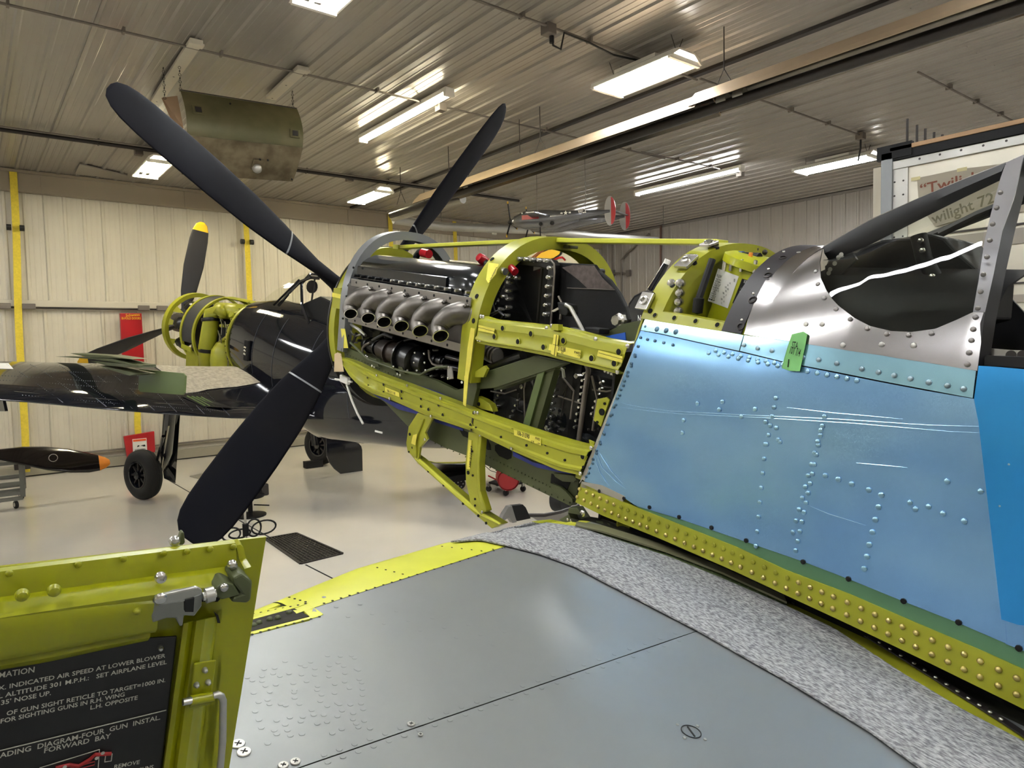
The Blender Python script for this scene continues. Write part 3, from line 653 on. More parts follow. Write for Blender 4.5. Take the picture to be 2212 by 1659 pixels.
# blue masking tape along the mount edge
plate([(758, 782), (830, 808), (950, 848), (985, 866), (985, 872), (940, 862), (820, 818), (760, 792)], .36, BTAPE, 'blue_tape', .002)
plate([(806, 852), (905, 889), (905, 896), (860, 884)], .345, BTAPE, 'blue_tape', .002)
plate([(935, 903), (1000, 926), (1000, 931), (940, 912)], .335, BTAPE, 'blue_tape', .002)
plate([(1108, 975), (1150, 998), (1250, 1024), (1225, 1024), (1160, 1010), (1108, 985)], .34, BTAPE, 'blue_tape', .002)
plate([(1037, 992), (1046, 995), (1046, 1004), (1038, 1003)], .34, BTAPE, 'blue_tape', .002)
plate([(1290, 730), (1350, 718), (1352, 738), (1345, 740)], .30, mat('blue plastic cover', (38, 92, 190), .5), 'blue_cover', .004)
plate([(1345, 700), (1392, 690), (1375, 735), (1352, 738), (1290, 728)], .27, OLIVE, 'firewall_fitting', .02)
# rod and bellcrank
G().tube([S(.37)(*q_) for q_ in ((757, 740), (795, 776), (862, 800), (908, 810), (925, 800), (945, 793), (968, 792))], .006, 8).build('control_rod', OLIVE, AP, smooth=True)
plate([(800, 775), (812, 775), (818, 792), (808, 792)], .368, OLIVE, 'rod_guide', .02); plate([(860, 792), (868, 793), (874, 808), (862, 806)], .368, OLIVE, 'rod_guide', .02)
plate([(966, 790), (975, 792), (978, 818), (966, 820)], .368, ALU2, 'bellcrank', .006, bevel=.001); screws([(968, 793), (967, 817), (793, 771), (790, 769)], S(.372), .006, CHROME, AP)
# ---------------- the engine
EN = AP
def ebox(a0, a1, l0, l1, u0, u1, m, name, bev=.01): return G().box(M.w((a0 + a1) / 2, (l0 + l1) / 2, (u0 + u1) / 2), M.F * (a1 - a0) / 2, M.L * (l1 - l0) / 2, M.U * (u1 - u0) / 2).build(name, m, EN, bevel=bev)
ebox(.45, 1.75, -.2, .2, -.34, .02, BLACK, 'crankcase', .03)
def bank(sg):
    # rocker cover: rounded section swept along the bank, stepped flange on its flank
    pr = [(.245, .165), (.355, .165), (.358, .195), (.335, .2), (.335, .262), (.318, .285), (.29, .305), (.25, .322), (.21, .325), (.16, .305), (.13, .26), (.13, .2)]
    st = [(.60, .7), (.615, .9), (.64, 1), (1.5, 1), (1.58, .97), (1.63, .86), (1.655, .6)]
    rows = []
    for a, k in st: rows.append([M.w(a, sg * (.245 + (l - .245) * k), .165 + (u - .165) * k) for l, u in pr])
    g = G().grid(rows, close=True); n = len(pr); g.f.append(tuple(range(n))); g.f.append(tuple((len(st) - 1) * n + i for i in range(n - 1, -1, -1)))
    o = g.build('rocker_cover', GLOSSB, EN, smooth=True, bevel=.004)
    if sg > 0:
        G().grid([[M.w(a, l, u) for a in (.63, 1.47)] for l, u in ((.337, .262), (.343, .258), (.345, .2), (.337, .198))]).build('cover_flange', GLOSSB, o, solid=.003)
        for k in range(14): G().lathe(M.w(.64 + k * .078, .357, .212), M.L, [(.008, -.02), (.008, .006), (.006, .01), (0, .01)], 6).build('cover_bolt', CHROME if k > 4 else BLACK, o, smooth=True)
    G().prism([M.w(.6, sg * .13, .165), M.w(.6, sg * .35, .165), M.w(.6, sg * .27, -.06), M.w(.6, sg * .06, -.02)], -M.F * 1.05).build('cylinder_block', BLACK, EN, bevel=.006)
bank(1); bank(-1)
# exhaust shroud plates and six stacks
STRIPM = mat('shroud strip steel', (146, 141, 136), .42, metal=.85, var=.1)
sh = plate([(752, 612), (1004, 668), (1003, 748), (748, 684)], .375, STEEL2, 'exhaust_shroud', .006)
u1 = G().box(M.w(1.21, .398, .18), M.F * .53, M.L * .002, M.U * .018).build('shroud_strip', STRIPM, sh, bevel=.001)
u2 = G().box(M.w(1.19, .398, -.008), M.F * .53, M.L * .002, M.U * .017).build('shroud_strip', STRIPM, sh, bevel=.001)
for k in range(9): holes([(763 + 0, 0)][:0], S(.39), .005, sh); [G().lathe(M.w(.74 + k * .122, .401, u), M.L, [(.006, -.001), (.006, .0006), (0, .0006)], 10).build('fastener_hole', DARKHOLE, sh) for u in (.182, -.01)]
plate([(990, 658), (1022, 664), (1010, 742), (1000, 740)], .385, STEEL2, 'shroud_end_plate', .004)
for k, (x, y) in enumerate([(758, 677), (796, 682), (830, 690), (867, 698), (908, 708), (952, 717)]):
    a, l, u = M.loc(M.side(x, y, .475)); 
    ctrl = [M.w(a + .045, .362, .125), M.w(a + .03, .395, .132), M.w(a + .002, .435, .118), M.w(a - .018, .462, .086), M.w(a - .016, .474, .058), M.w(a + .012, .482, .038)]
    P = []
    for i in range(len(ctrl) - 1):
        for s_ in range(4): P.append(ctrl[i].lerp(ctrl[i + 1], s_ / 4))
    P.append(ctrl[-1])
    # smooth the path once
    P = [P[0]] + [(P[i - 1] + P[i] * 2 + P[i + 1]) / 4 for i in range(1, len(P) - 1)] + [P[-1]]
    m_ = len(P); rs = [.053 - .021 * (i / (m_ - 1)) ** .9 for i in range(m_)]
    g = G(); P2 = P + [P[-1] + (P[-2] - P[-1]) * .05, P[-2] + (P[-3] - P[-2]) * .5, P[-5]]; r2_ = rs + [rs[-1] - .003, rs[-1] - .003, rs[-1] - .003]
    g.tube(P, rs, 24, cap=False); st = g.build('exhaust_stack', STEEL, EN, smooth='all')
    rim = P[-1]; dn = (P[-1] - P[-2]).normalized()
    G().lathe(rim, dn, [(rs[-1], -.004), (rs[-1] + .0012, .0), (rs[-1] - .003, .001), (rs[-1] - .003, -.03), (0, -.035)], 24).build('stack_bore', DARKHOLE, st, smooth=True)
    G().lathe(rim, dn, [(rs[-1] + .0005, -.003), (rs[-1] + .001, .0015), (rs[-1] - .0032, .0015)], 24).build('stack_lip', CHROME, st, smooth=True)
    G().lathe(P[1], (P[3] - P[0]), [(.06, -.004), (.061, .006), (.056, .01)], 24).build('stack_collar', STEEL, st, smooth=True)
    for s_ in (-.02, .035): G().lathe(M.w(a + s_ + .03, .40, .165), M.L - M.U * .3, [(.010, -.01), (.010, .008), (.006, .009), (.006, .018), (0, .018)], 8).build('stack_nut', STEEL, st, smooth=True)
# fittings around the engine
def pipe(px, l, r, m, name='coolant_pipe', parent=EN): return G().tube([S(l if not isinstance(l, tuple) else l[i])(*q_) for i, q_ in enumerate(px)], r, 12).build(name, m, parent, smooth=True)
pipe([(896, 566), (900, 552), (906, 545), (914, 544)], .12, .017, GLOSSB); pipe([(913, 546), (927, 549)], .12, .022, REDCAP, 'red_cap')
p = S(.2)(1041, 560); G().lathe(p, M.L * .6 + M.U * .3, [(.0, -.03), (.02, -.03), (.022, .0), (.018, .02), (.0, .022)], 16).build('red_cap', REDCAP, EN, smooth=True)
pipe([(1050, 580), (1052, 570), (1047, 564)], .19, .014, GLOSSB)
pipe([(1103, 578), (1113, 588)], .26, .016, REDCAP, 'red_cap'); pipe([(1080, 583), (1092, 587)], .3, .014, CHROME, 'fitting'); pipe([(1083, 592), (1083, 610), (1065, 650), (1055, 680)], .28, .013, GLOSSB, 'hose')
# engine rear: supercharger case, intercooler box, bolted flange, dark header tank
ebox(1.70, 2.22, -.26, .24, -.38, .08, BLACK, 'supercharger_case', .04)
ib = G().prism([M.w(1.66, .22, .08), M.w(1.66, .22, .30), M.w(1.70, .20, .345), M.w(1.87, .16, .345), M.w(1.87, .16, .08)], -M.L * .36).build('intercooler_box', BLACK, EN, bevel=.008)
plate([(1122, 572), (1180, 574), (1150, 586)], .17, ALU2, 'top_fitting', .02); pipe([(1150, 568), (1160, 567)], .16, .014, mat('brass fitting', (130, 110, 70), .5, metal=.6), 'fitting')
fl_ = plate([(1103, 556), (1182, 559), (1192, 562), (1198, 572), (1186, 704), (1176, 704), (1184, 580), (1100, 568)], .21, BLACK, 'flange', .03, parent=EN, bevel=.002)
for q_ in [(1111, 558), (1122, 559), (1137, 560), (1150, 561), (1166, 562), (1180, 563), (1188, 579), (1186, 599), (1184, 619), (1182, 639), (1180, 659), (1178, 679)] + [(1100, 600), (1071, 613), (1074, 626), (1097, 628), (1100, 610), (1114, 600), (1098, 645), (1096, 664), (1092, 682), (1080, 668), (1105, 570)]:
    p = S(.225)(*q_); G().lathe(p, M.L, [(.009, -.02), (.009, .008), (.006, .012), (0, .012)], 8).build('flange_bolt', CHROME, fl_, smooth=True)
G().tube([S(.22)(*q_) for q_ in ((1190, 562), (1197, 570), (1198, 590), (1190, 700))], .004, 6).build('seal_edge', GREYP, EN)
tk = [(1196, 566), (1282, 571), (1290, 583), (1315, 604), (1337, 635), (1350, 662), (1357, 690), (1354, 706), (1300, 716), (1240, 712), (1190, 706)]
plate(tk, .17, MATTEB, 'header_tank', .02, parent=EN, bevel=.004)
plate([(1214, 578), (1238, 572), (1282, 574), (1300, 600), (1325, 624), (1270, 624), (1250, 605)], .174, mat('worn black bare patch', (92, 80, 76), .6, var=.4, vscale=60), 'tank_worn_patch', .003, parent=EN)
G().tube([S(.176)(*q_) for q_ in ((1225, 622), (1327, 626))], .0015, 5).build('tank_seam', GREYP, EN)
p = S(.175)(1341, 692); G().lathe(p, M.L, [(.026, -.01), (.026, .01), (.018, .014), (.018, .03), (0, .03)], 8).build('tank_bolt', CHROME, EN, smooth=True)
pipe([(1222, 658), (1232, 664), (1245, 688), (1262, 720)], .33, .007, ALU2, 'bent_pipe'); pipe([(1266, 785), (1271, 800), (1262, 860), (1250, 955)], .3, .009, GREYP, 'bent_pipe')
plate([(1203, 652), (1225, 658), (1227, 676), (1222, 684), (1207, 678)], .33, MATTEB, 'governor', .05, parent=EN, bevel=.004); plate([(1190, 672), (1205, 664), (1207, 668), (1196, 674)], .34, CHROME, 'lever', .006, parent=EN)
plate([(1262, 706), (1296, 710), (1294, 722), (1266, 722)], .33, MATTEB, 'servo', .05, parent=EN, bevel=.004); plate([(1232, 707), (1255, 712), (1250, 718), (1234, 714)], .32, ALU2, 'fitting', .02, parent=EN)
# black rear accessory section behind the struts
g = G().lathe(M.w(1.95, -.02, -.26), M.F, [(.0, -.3), (.20, -.3), (.25, -.22), (.27, -.05), (.27, .12), (.22, .2), (0, .2)], 30); g.build('blower_housing', BLACK, EN, smooth=True)
G().lathe(M.w(2.28, .1, -.2), M.L, [(.15, -.2), (.16, .0), (.14, .06), (.07, .08), (0, .08)], 24).build('carburettor_body', BLACK, EN, smooth=True)
ebox(1.95, 2.45, -.25, .2, -.44, -.02, BLACK, 'accessory_case', .03)
for k in range(9):
    p = S(.24)(*[(1208, 811), (1197, 832), (1189, 854), (1184, 877), (1182, 901), (1183, 924), (1247, 812), (1129, 835), (1077, 880)][k]); G().lathe(p, M.L, [(.010, -.02), (.010, .008), (.006, .012), (0, .012)], 8).build('case_bolt', CHROME, EN, smooth=True)
random.seed(11)
for k in range(22):
    x = 1262 + random.random() * 40; y = 855 + random.random() * 90
    G().dome(S(.26)(x + (950 - y) * .25, y), M.L, .005, .005, 6).build('small_bolt', DKMET, EN, smooth=True)
for c in ([(1140, 800), (1132, 840), (1134, 915)], [(1225, 835), (1218, 862), (1212, 900)], [(1206, 856), (1222, 861), (1256, 872)], [(1228, 828), (1216, 852)], [(1292, 812), (1300, 835), (1325, 838), (1326, 800)], [(1060, 845), (1090, 850), (1115, 842)], [(1280, 842), (1310, 846), (1330, 842)], [(1120, 850), (1118, 885), (1130, 890)]):
    pipe(c, .28, .003, random.choice([GREYP, DKMET, BLACK]), 'thin_line')
pipe([(1206, 792), (1216, 800), (1218, 816)], .33, .006, ALU2, 'small_lever')
# under the exhausts: starter, generator, pump, hoses
def drum(px0, px1, l, r, m, name, flanges=()):
    A, B = S(l)(*px0), S(l)(*px1); d = B - A; L_ = d.length; pr = [(0, 0), (r * .8, 0), (r, L_ * .06), (r, L_ * .94), (r * .85, L_), (0, L_)]
    o = G().lathe(A, d, pr, 24).build(name, m, EN, smooth=True)
    for f in flanges: G().lathe(A + d * f, d, [(r * .9, -.006), (r * 1.22, -.006), (r * 1.22, .006), (r * .9, .006)], 24).build('flange', m, o, smooth=True)
    return o
BR = mat('brown black casting', (48, 38, 32), .4, metal=.3)
drum((826, 754), (872, 770), .30, .052, BR, 'generator', (.5,)); drum((872, 768), (905, 782), .30, .075, BLACK, 'magneto_housing', (.3,)); drum((905, 780), (925, 787), .30, .05, BLACK, 'pump', ())
drum((790, 742), (826, 755), .29, .035, BLACK, 'starter_gear', (.3, .8)); drum((938, 776), (962, 783), .30, .022, BLACK, 'hose_coupling', (.3, .85))
for q_ in ((896, 762), (894, 783), (900, 800), (916, 764), (917, 783), (919, 800), (880, 800), (850, 792)): G().dome(S(.385)(*q_), M.L, .006, .004, 8).build('casing_screw', CHROME, EN, smooth=True)
for c, r_, m_ in (([(783, 765), (783, 752), (790, 744), (800, 740)], .006, GREYP), ([(926, 756), (928, 775), (934, 786), (944, 790), (958, 790)], .005, GREYP), ([(756, 700), (775, 712), (790, 725)], .008, ALU2), ([(805, 735), (830, 722), (850, 730)], .008, BLACK), ([(860, 742), (885, 733), (905, 728), (925, 740)], .006, BLACK), ([(962, 792), (985, 795), (1000, 800)], .012, BLACK), ([(965, 770), (985, 776), (1005, 780)], .01, BLACK), ([(770, 720), (765, 735), (756, 748)], .008, DKMET), ([(756, 712), (762, 722), (770, 726), (780, 722)], .006, CHROME), ([(1048, 800), (1075, 790), (1110, 775), (1130, 768)], .018, BLACK), ([(1062, 680), (1078, 672), (1088, 682), (1080, 695)], .007, BLACK)):
    pipe(c, .33, r_, m_, 'engine_hose')
G().tube([S(.3)(*q_) for q_ in ((1042, 752), (1050, 762), (1062, 768), (1075, 770))], .03, 14).build('ribbed_duct', mat('grey corrugated duct', (96, 92, 88), .5), EN, smooth=True)
for f in range(5): p = S(.3)(1045 + f * 7, 757 + f * 3); G().lathe(p, M.F, [(.03, -.004), (.034, 0), (.03, .004)], 14).build('duct_rib', GREYP, EN, smooth=True)
random.seed(5)
for k in range(46):
    x = 760 + random.random() * 235; y = 700 + random.random() * 95 + (x - 760) * .12
    if (x - 756) * .30 + 688 > y - 8: continue
    p = S(.2 + random.random() * .06)(x, y); r_ = random.choice([.004, .006, .008])
    G().lathe(p, M.L, [(r_, -.02), (r_, .006), (r_ * .6, .01), (0, .01)], 7).build('small_fitting', random.choice([CHROME, DKMET, BLACK, ALU2]), EN, smooth=True)
ebox(.6, 1.7, .05, .2, -.36, -.05, BLACK, 'coolant_manifold', .03)
G().lathe(M.w(.50, 0, -.08), M.F, [(0, -.05), (.2, -.05), (.24, 0), (.2, .06), (0, .08)], 28).build('gear_case_cover', BLACK, EN, smooth=True)

# more of the black engine's bolts, studs and lines behind the struts
random.seed(21)
for q0, q1, n_ in (((1200, 822), (1180, 950), 9), ((1262, 800), (1240, 930), 9), ((1120, 858), (1098, 905), 4), ((1305, 800), (1330, 812), 4), ((1085, 838), (1060, 880), 4), ((1300, 745 + 75), (1275, 900), 6)):
    for k in range(n_):
        f = (k + .5) / n_; p = M.side(q0[0] + (q1[0] - q0[0]) * f + random.random() * 3, q0[1] + (q1[1] - q0[1]) * f, .275)
        G().lathe(p, M.L - M.F * .4, [(.0062, -.02), (.0062, .005), (.004, .008), (0, .008)], 8).build('case_bolt', CHROME, AP, smooth=True)
for c in ([(1040, 600), (1052, 640), (1046, 690)], [(1066, 600), (1060, 640), (1070, 676)], [(1206, 640), (1214, 655), (1210, 690)], [(1170, 830), (1172, 880), (1165, 925)], [(1278, 812), (1290, 860), (1280, 930)], [(1215, 815), (1240, 845), (1232, 905)]):
    pipe(c, .29, .004, random.choice([GREYP, ALU2, DKMET]), 'thin_line')
for q_ in ((1066, 602), (1062, 622), (1068, 648), (1056, 660), (1086, 640), (1080, 620), (1044, 612), (1048, 655)):
    G().lathe(M.side(*q_, .27), M.L, [(.008, -.02), (.008, .006), (.005, .01), (0, .01)], 8).build('case_bolt', CHROME, AP, smooth=True)
for a_, u_ in ((2.0, -.1), (2.12, -.22), (2.25, -.3)): G().lathe(M.w(a_, .22, u_), M.L, [(.055, -.05), (.06, .0), (.05, .02), (.03, .025), (0, .025)], 20).build('accessory_cover', GLOSSB, AP, smooth=True)
# ---------------- tank bay ahead of the windshield
fw = arch(2.60, 2.67, .215, .0, ZINC, 'bay_arch', flange=.045, n=40)
holes([(1405, 672), (1453, 617), (1500, 568), (1548, 535)], K, .007, fw, None, nK)
P = sec_path(2.605, 0, 0, 30, -.004)
G().prism([M.w(2.60, l, u) for l, u in P] + [M.w(2.60, -.42, -.5), M.w(2.60, .40, -.5)], -M.F * .006).build('firewall', ZINC2, AP)
G().prism([M.w(2.655, l * .96, u * .97) for l, u in sec_path(2.66, .0, .0, 30, -.01)] + [M.w(2.655, -.3, -.1), M.w(2.655, .3, -.1)], M.F * .004).build('bay_bulkhead', ZINC2, AP)
# right hand skin of the bay, seen from inside, and roof strip
r0, r1 = sec_path(2.66, .46, -.5, 20), sec_path(2.94, .46, -.5, 20)
G().grid([[M.w(2.66 + (.26) * k / 4, r0[i][0], r0[i][1]) for i in range(8, 21)] for k in range(5)]).build('bay_skin', ZINC2, AP, smooth=True, solid=.004)
G().grid([[M.w(2.60 + .5 * k / 8, -.41, u) for u in (-.5, -.1, .2)] for k in range(9)]).build('far_skin', OLIVE, AP, solid=.004)
G().grid([[M.w(2.62 + .34 * k / 4, l, .05) for l in (-.4, .4)] for k in range(5)]).build('bay_floor', ZINC2, AP, solid=.004)
for q_ in ((1583, 531), (1600, 532), (1617, 534), (1633, 538), (1652, 545), (1627, 547)): p = solve(*q_, lambda p: M.loc(p)[1] + .0); G().dome(M.side(*q_, -.05), M.L, .009, .008, 8).build('bolt_head', DKMET, AP, smooth=True)
for q_ in ((1451, 612), (1451, 634), (1467, 633), (1448, 650), (1465, 652), (1446, 667), (1464, 672), (1469, 612)): G().lathe(M.side(*q_, .33), M.L - M.F * .5, [(.013, -.02), (.013, .004), (.009, .007), (.009, .014), (0, .016)], 10).build('mount_bolt', CHROME, AP, smooth=True)
# hydraulic reservoir
tc = (2.715, .11); rt = .105
o = G().lathe(M.w(tc[0], tc[1], .05), M.U - M.F * .24, [(rt, 0), (rt, .335), (rt * 1.12, .34), (rt * 1.12, .35), (rt * 1.12, .352), (rt * 1.12, .362), (rt * .95, .37), (0, .378)], 40, ref=M.L).build('fluid_reservoir', mat('yellow green tank enamel', (172, 176, 30), .3, coat=.2), AP, smooth=True)
for k in range(18):
    an = 2 * PI * k / 18; c = M.w(tc[0], tc[1], .05) + (M.U - M.F * .24).normalized() * .352
    p = c + (M.L * math.cos(an) + M.F * math.sin(an)) * rt * 1.06; G().lathe(p, M.U, [(.006, -.022), (.006, .012), (0, .014)], 6).build('lid_bolt', CHROME, o, smooth=True)
dcl = (M.U - M.F * .24).normalized()
def onTank(px, py, off=.0012):
    def f(p):
        a, l, u = M.loc(p); v = p - M.w(tc[0], tc[1], .05); r_ = (v - dcl * v.dot(dcl)).length
        return r_ - rt - off
    return solve(px, py, f, 1.2, 2.6, 160)
def decal(c, m, name, n=8):
    tl_, tr_, br_, bl_ = [Vector(p) for p in c]; rows = []
    for i in range(n + 1):
        v = i / n; rows.append([onTank(*(tl_.lerp(bl_, v).lerp(tr_.lerp(br_, v), j / n))) for j in range(n + 1)])
    return G().grid(rows).build(name, m, o, smooth=True)
decal([(1551, 580), (1596, 597), (1572, 666), (1529, 650)], PAPER, 'instruction_label'); decal([(1603, 602), (1638, 611), (1611, 661), (1582, 655)], INK, 'data_plate')
def tw(s, a, b, cap, m, name): g = G(); write(g, s, onTank(*a, .003), onTank(*b, .003), cap, M.U); g.build(name, m, o)
tw('FILLING INSTRUCTIONS', (1548, 598), (1587, 609), .008, INK, 'label_print')
for k in range(11): tw(['TEST PRIOR TO FILLING', 'SYSTEM AND CHECK', 'FILL TO LEVEL PLUG', 'WITH SYSTEM PRESSURE', 'RELIEVED AND FLAPS', 'UP. USE CLEAN OIL', 'TO FILL SYSTEM SLOWLY', 'AND BLEED AIR OUT', 'EXHAUST ACCUMULATOR', 'FULL WHEN AT FULL', 'MARK'][k], (1546 - k * 1.45, 604 + k * 4.3), (1578 - k * 1.45 - (k % 3) * 3, 614 + k * 4.3), .0045, INK, 'label_print')
tw('NORTH AMERICAN', (1606, 611), (1633, 618), .009, PAPER, 'plate_print')
for k in range(5): decal([(1601 - k * 2.6, 621 + k * 7.3), (1618 - k * 2.6, 626 + k * 7.3), (1616.5 - k * 2.6, 630 + k * 7.3), (1599.5 - k * 2.6, 625 + k * 7.3)], PAPER, 'plate_field', 2)
G().tube([M.side(1539, 560, .3), M.side(1508, 650, .34)], .010, 8).build('black_strut', MATTEB, AP, smooth=True); G().lathe(M.side(1508, 660, .34), M.U, [(.0, -.025), (.015, -.02), (.015, .02), (0, .025)], 12).build('strut_boot', MATTEB, AP, smooth=True)
G().lathe(M.w(2.80, .19, .09), M.L + M.U * .2, [(.035, -.02), (.035, .01), (.024, .014), (.024, .02), (0, .02)], 20).build('drain_boss', ZINC, AP, smooth=True)
pc = M.side(1605, 556, .13); G().tube([pc + M.F * .05, pc - M.F * .055], .016, 10).build('cable_plug', MATTEB, o, smooth=True); G().tube([pc + M.F * .02, pc - M.F * .0], .018, 10).build('blue_sleeve', mat('blue sleeve', (24, 70, 150), .5), o, smooth=True)
G().tube([pc + M.F * .055, pc + M.F * .02], .013, 10).build('clear_cap', mat('pale lens', (190, 210, 160), .3), o, smooth=True)
G().box(M.side(1620, 562, .17), M.F * .006, M.L * .003, M.U * .022).build('orange_tag', ORANGE, o, bevel=.002)
# bay sill
sl = G().grid(patch([(1399, 668), (1440, 674), (1500, 684), (1545, 693), (1592, 701)], [(1396, 690), (1440, 697), (1500, 708), (1545, 716), (1590, 724)], K, 20, ((0, -.04), (.02, 0), (1, 0)), M.L)).build('bay_sill', ZINC, AP, smooth=True, solid=.004)
holes([(1415, 681), (1457, 687), (1503, 694), (1550, 702)], K, .006, sl, ZINC, nK)
# clamps standing on the arch, stub of the mast seen beyond
for c, s in (((1485, 572), .03), ((1532, 535), .024), ((1398, 655), .028)):
    p = K(*c); n = nK(p); t_ = (M.U - n * M.U.dot(n)).normalized(); b = n.cross(t_)
    g = G().box(p + n * .012, t_ * s, b * s * .8, n * .005); oo = g.build('dzus_bracket', CHROME, AP, bevel=.002); G().lathe(p + n * .018, n, [(.014, -.004), (.014, .004), (.008, .006), (.008, -.002)], 16).build('bracket_ring', CHROME, oo, smooth=True)
    G().box(p + n * .002 + t_ * s * .8, t_ * .012, b * .012, n * .012).build('bracket_foot', DKMET, oo)
# ---------------- fuselage skins under blue film
FILM = mat('blue protective film over aluminium', (138, 182, 220), 0.27, metal=0.75, var=.22, vscale=3.2, rgb2=(122, 168, 216), bump=.16, bscale=2.6, stretch=(1, 1, 2.2), det=1.0)
FILM2 = mat('second layer of blue film', (48, 146, 214), 0.24, metal=0.5, bump=.3, bscale=8, det=1.5)
FILMT = mat('film over the upper skin', (150, 196, 216), 0.25, metal=0.75, bump=.1, bscale=4, det=1.0)
seam_hi = [(1393, 690), (1460, 700), (1540, 713), (1607, 727)]
def skin(top, bot, m, name, off=0.0, n=50, k=22, solid=.003): return G().grid(patch(top, bot, Ko(off), n, even(k))).build(name, m, AP, smooth='all', solid=solid)
skin([(1393, 690), (1430, 696), (1500, 707), (1560, 716), (1606, 724)], [(1384, 713), (1430, 721), (1500, 737), (1560, 750), (1596, 758)], FILMT, 'upper_skin_strip', .002, 30, 5)
skin([(1608, 724), (1700, 737), (1800, 752), (1900, 767), (2000, 783), (2108, 801)], [(1598, 758), (1700, 783), (1800, 802), (1900, 822), (2000, 841), (2101, 860)], FILMT, 'upper_skin_strip', .002, 44, 6)
skin([(1383, 714), (1430, 723), (1500, 739), (1600, 761), (1700, 785), (1800, 805), (1900, 825), (2000, 844), (2130, 866)], [(1262, 1040), (1310, 1052), (1350, 1077), (1374, 1093), (1465, 1120), (1613, 1171), (1737, 1214), (1836, 1252), (1951, 1299), (2071, 1346), (2175, 1391)], FILM, 'side_skin', 0, 90, 34)
skin([(2114, 790), (2160, 793), (2240, 800)], [(2104, 862), (2112, 905), (2130, 960), (2250, 990)], FILM2, 'rear_film', .003, 16, 10)
skin([(2108, 864), (2160, 874), (2280, 890)], [(2163, 1338), (2200, 1350), (2280, 1358)], FILM2, 'rear_film', .004, 20, 24)
skin([(2130, 867), (2300, 895)], [(2172, 1391), (2300, 1440)], FILM, 'rear_side_skin', -.0005, 14, 24)
skin([(1384, 714), (1393, 690), (1400, 690)], [(1251, 1044), (1258, 1035), (1262, 1040)], ALU2, 'skin_edge', -.001, 4, 20)
# film creases: thin ridges in the film
CRE = mat('film crease', (170, 206, 226), .25, metal=.7)
for c in ([(1322, 862), (1360, 876), (1450, 888), (1600, 896), (1800, 905), (2000, 918), (2140, 922)], [(1340, 880), (1450, 893), (1640, 902), (1850, 915), (2050, 932), (2140, 936)], [(1285, 970), (1300, 1010), (1330, 1040), (1352, 1056)], [(1284, 985), (1295, 1020), (1315, 1050)], [(1293, 975), (1318, 1015), (1345, 1045)], [(1700, 880), (1800, 892), (1950, 905)], [(1850, 1000), (1960, 1010)], [(1730, 1085), (1790, 1110), (1870, 1135)], [(2150, 905), (2175, 990), (2200, 1060)], [(2120, 950), (2165, 1010), (2212, 1030)]):
    R_ = resample(c, 26); pts = [Ko(.0012)(p.x, p.y) for p in R_]; G().tube(pts, [.0002 + .0007 * math.sin(PI * i / 25) for i in range(26)], 6).build('film_crease', CRE, AP, smooth=True)
# rivets: rows in the skin
def rivets(pts, fn, r, h, m, name='rivet', parent=AP):
    me = None
    for q_ in pts:
        p = fn(*q_); n = nK(p); G().dome(p, n, r, h, 8).build(name, m, parent, smooth=True)
def rowpts(a, b, n): a, b = Vector(a), Vector(b); return [tuple(a.lerp(b, i / (n - 1))) for i in range(n)]
FR = mat('rivet under film', (150, 192, 218), .25, metal=.9)
FS2 = mat('plated screw under film', (140, 160, 170), .3, metal=.9)
FS = mat('screw head under film', (86, 112, 130), .3, metal=.9)
fo = Ko(.002)
rivets([(1394, 705), (1383, 729), (1398, 733), (1414, 736), (1433, 740), (1453, 745)] + rowpts((1378, 748), (1265, 1030), 16) + rowpts((1371, 770), (1271, 1022), 13), fo, .0048, .0015, FS, 'countersunk_screw')
rivets([(1419, 711), (1439, 714), (1460, 717)], fo, .0085, .0025, FS, 'countersunk_screw')
rivets([(1606, 745), (1636, 752), (1667, 757), (1733, 772), (1768, 777), (1807, 785), (1861, 797), (1897, 804), (1931, 811), (1966, 818), (2006, 826), (2046, 833), (2081, 840)], Ko(.004), .0058, .0015, FS2, 'panel_screw')
rivets(rowpts((1530, 762), (1850, 822), 16) + rowpts((1545, 757), (1690, 787), 9), fo, .006, .0014, FR)
rivets(rowpts((1675, 860), (1655, 960), 6) + [(1680, 950), (1676, 925), (1684, 955)] + rowpts((1780, 900), (1718, 1190), 15) + rowpts((1772, 930), (1712, 1150), 10) + rowpts((1652, 960), (1632, 1180), 8), fo, .006, .0014, FR)
rivets([(1782, 1028), (1810, 1036), (1839, 1046), (1876, 1059), (1903, 1070), (1897, 1096), (1890, 1123), (1884, 1150), (1877, 1177), (1872, 1203), (1866, 1229), (1506, 872), (1553, 885), (1601, 900), (1653, 912), (1560, 868), (1630, 884), (1476, 908), (1473, 935)], fo, .0065, .0014, FR)
rivets([(2005, 1095), (2036, 1110), (2082, 1126), (1977, 1100), (1965, 1086), (2045, 1040), (2118, 1062), (2160, 1093), (2180, 1003), (2165, 1067)], fo, .006, .002, FR)
rivets([(1294, 1061), (1347, 1077), (1402, 1096), (1466, 1117), (1536, 1140), (1611, 1168), (1734, 1214), (1832, 1251), (1951, 1299), (2070, 1345), (2200, 1401)], Ko(.002), .006, .0015, DARKHOLE, 'open_rivet_hole')
rivets([(1720, 1085), (1690, 960), (1720, 700), (1800, 950), (1795, 945)][:0], fo, .01, .002, FR)
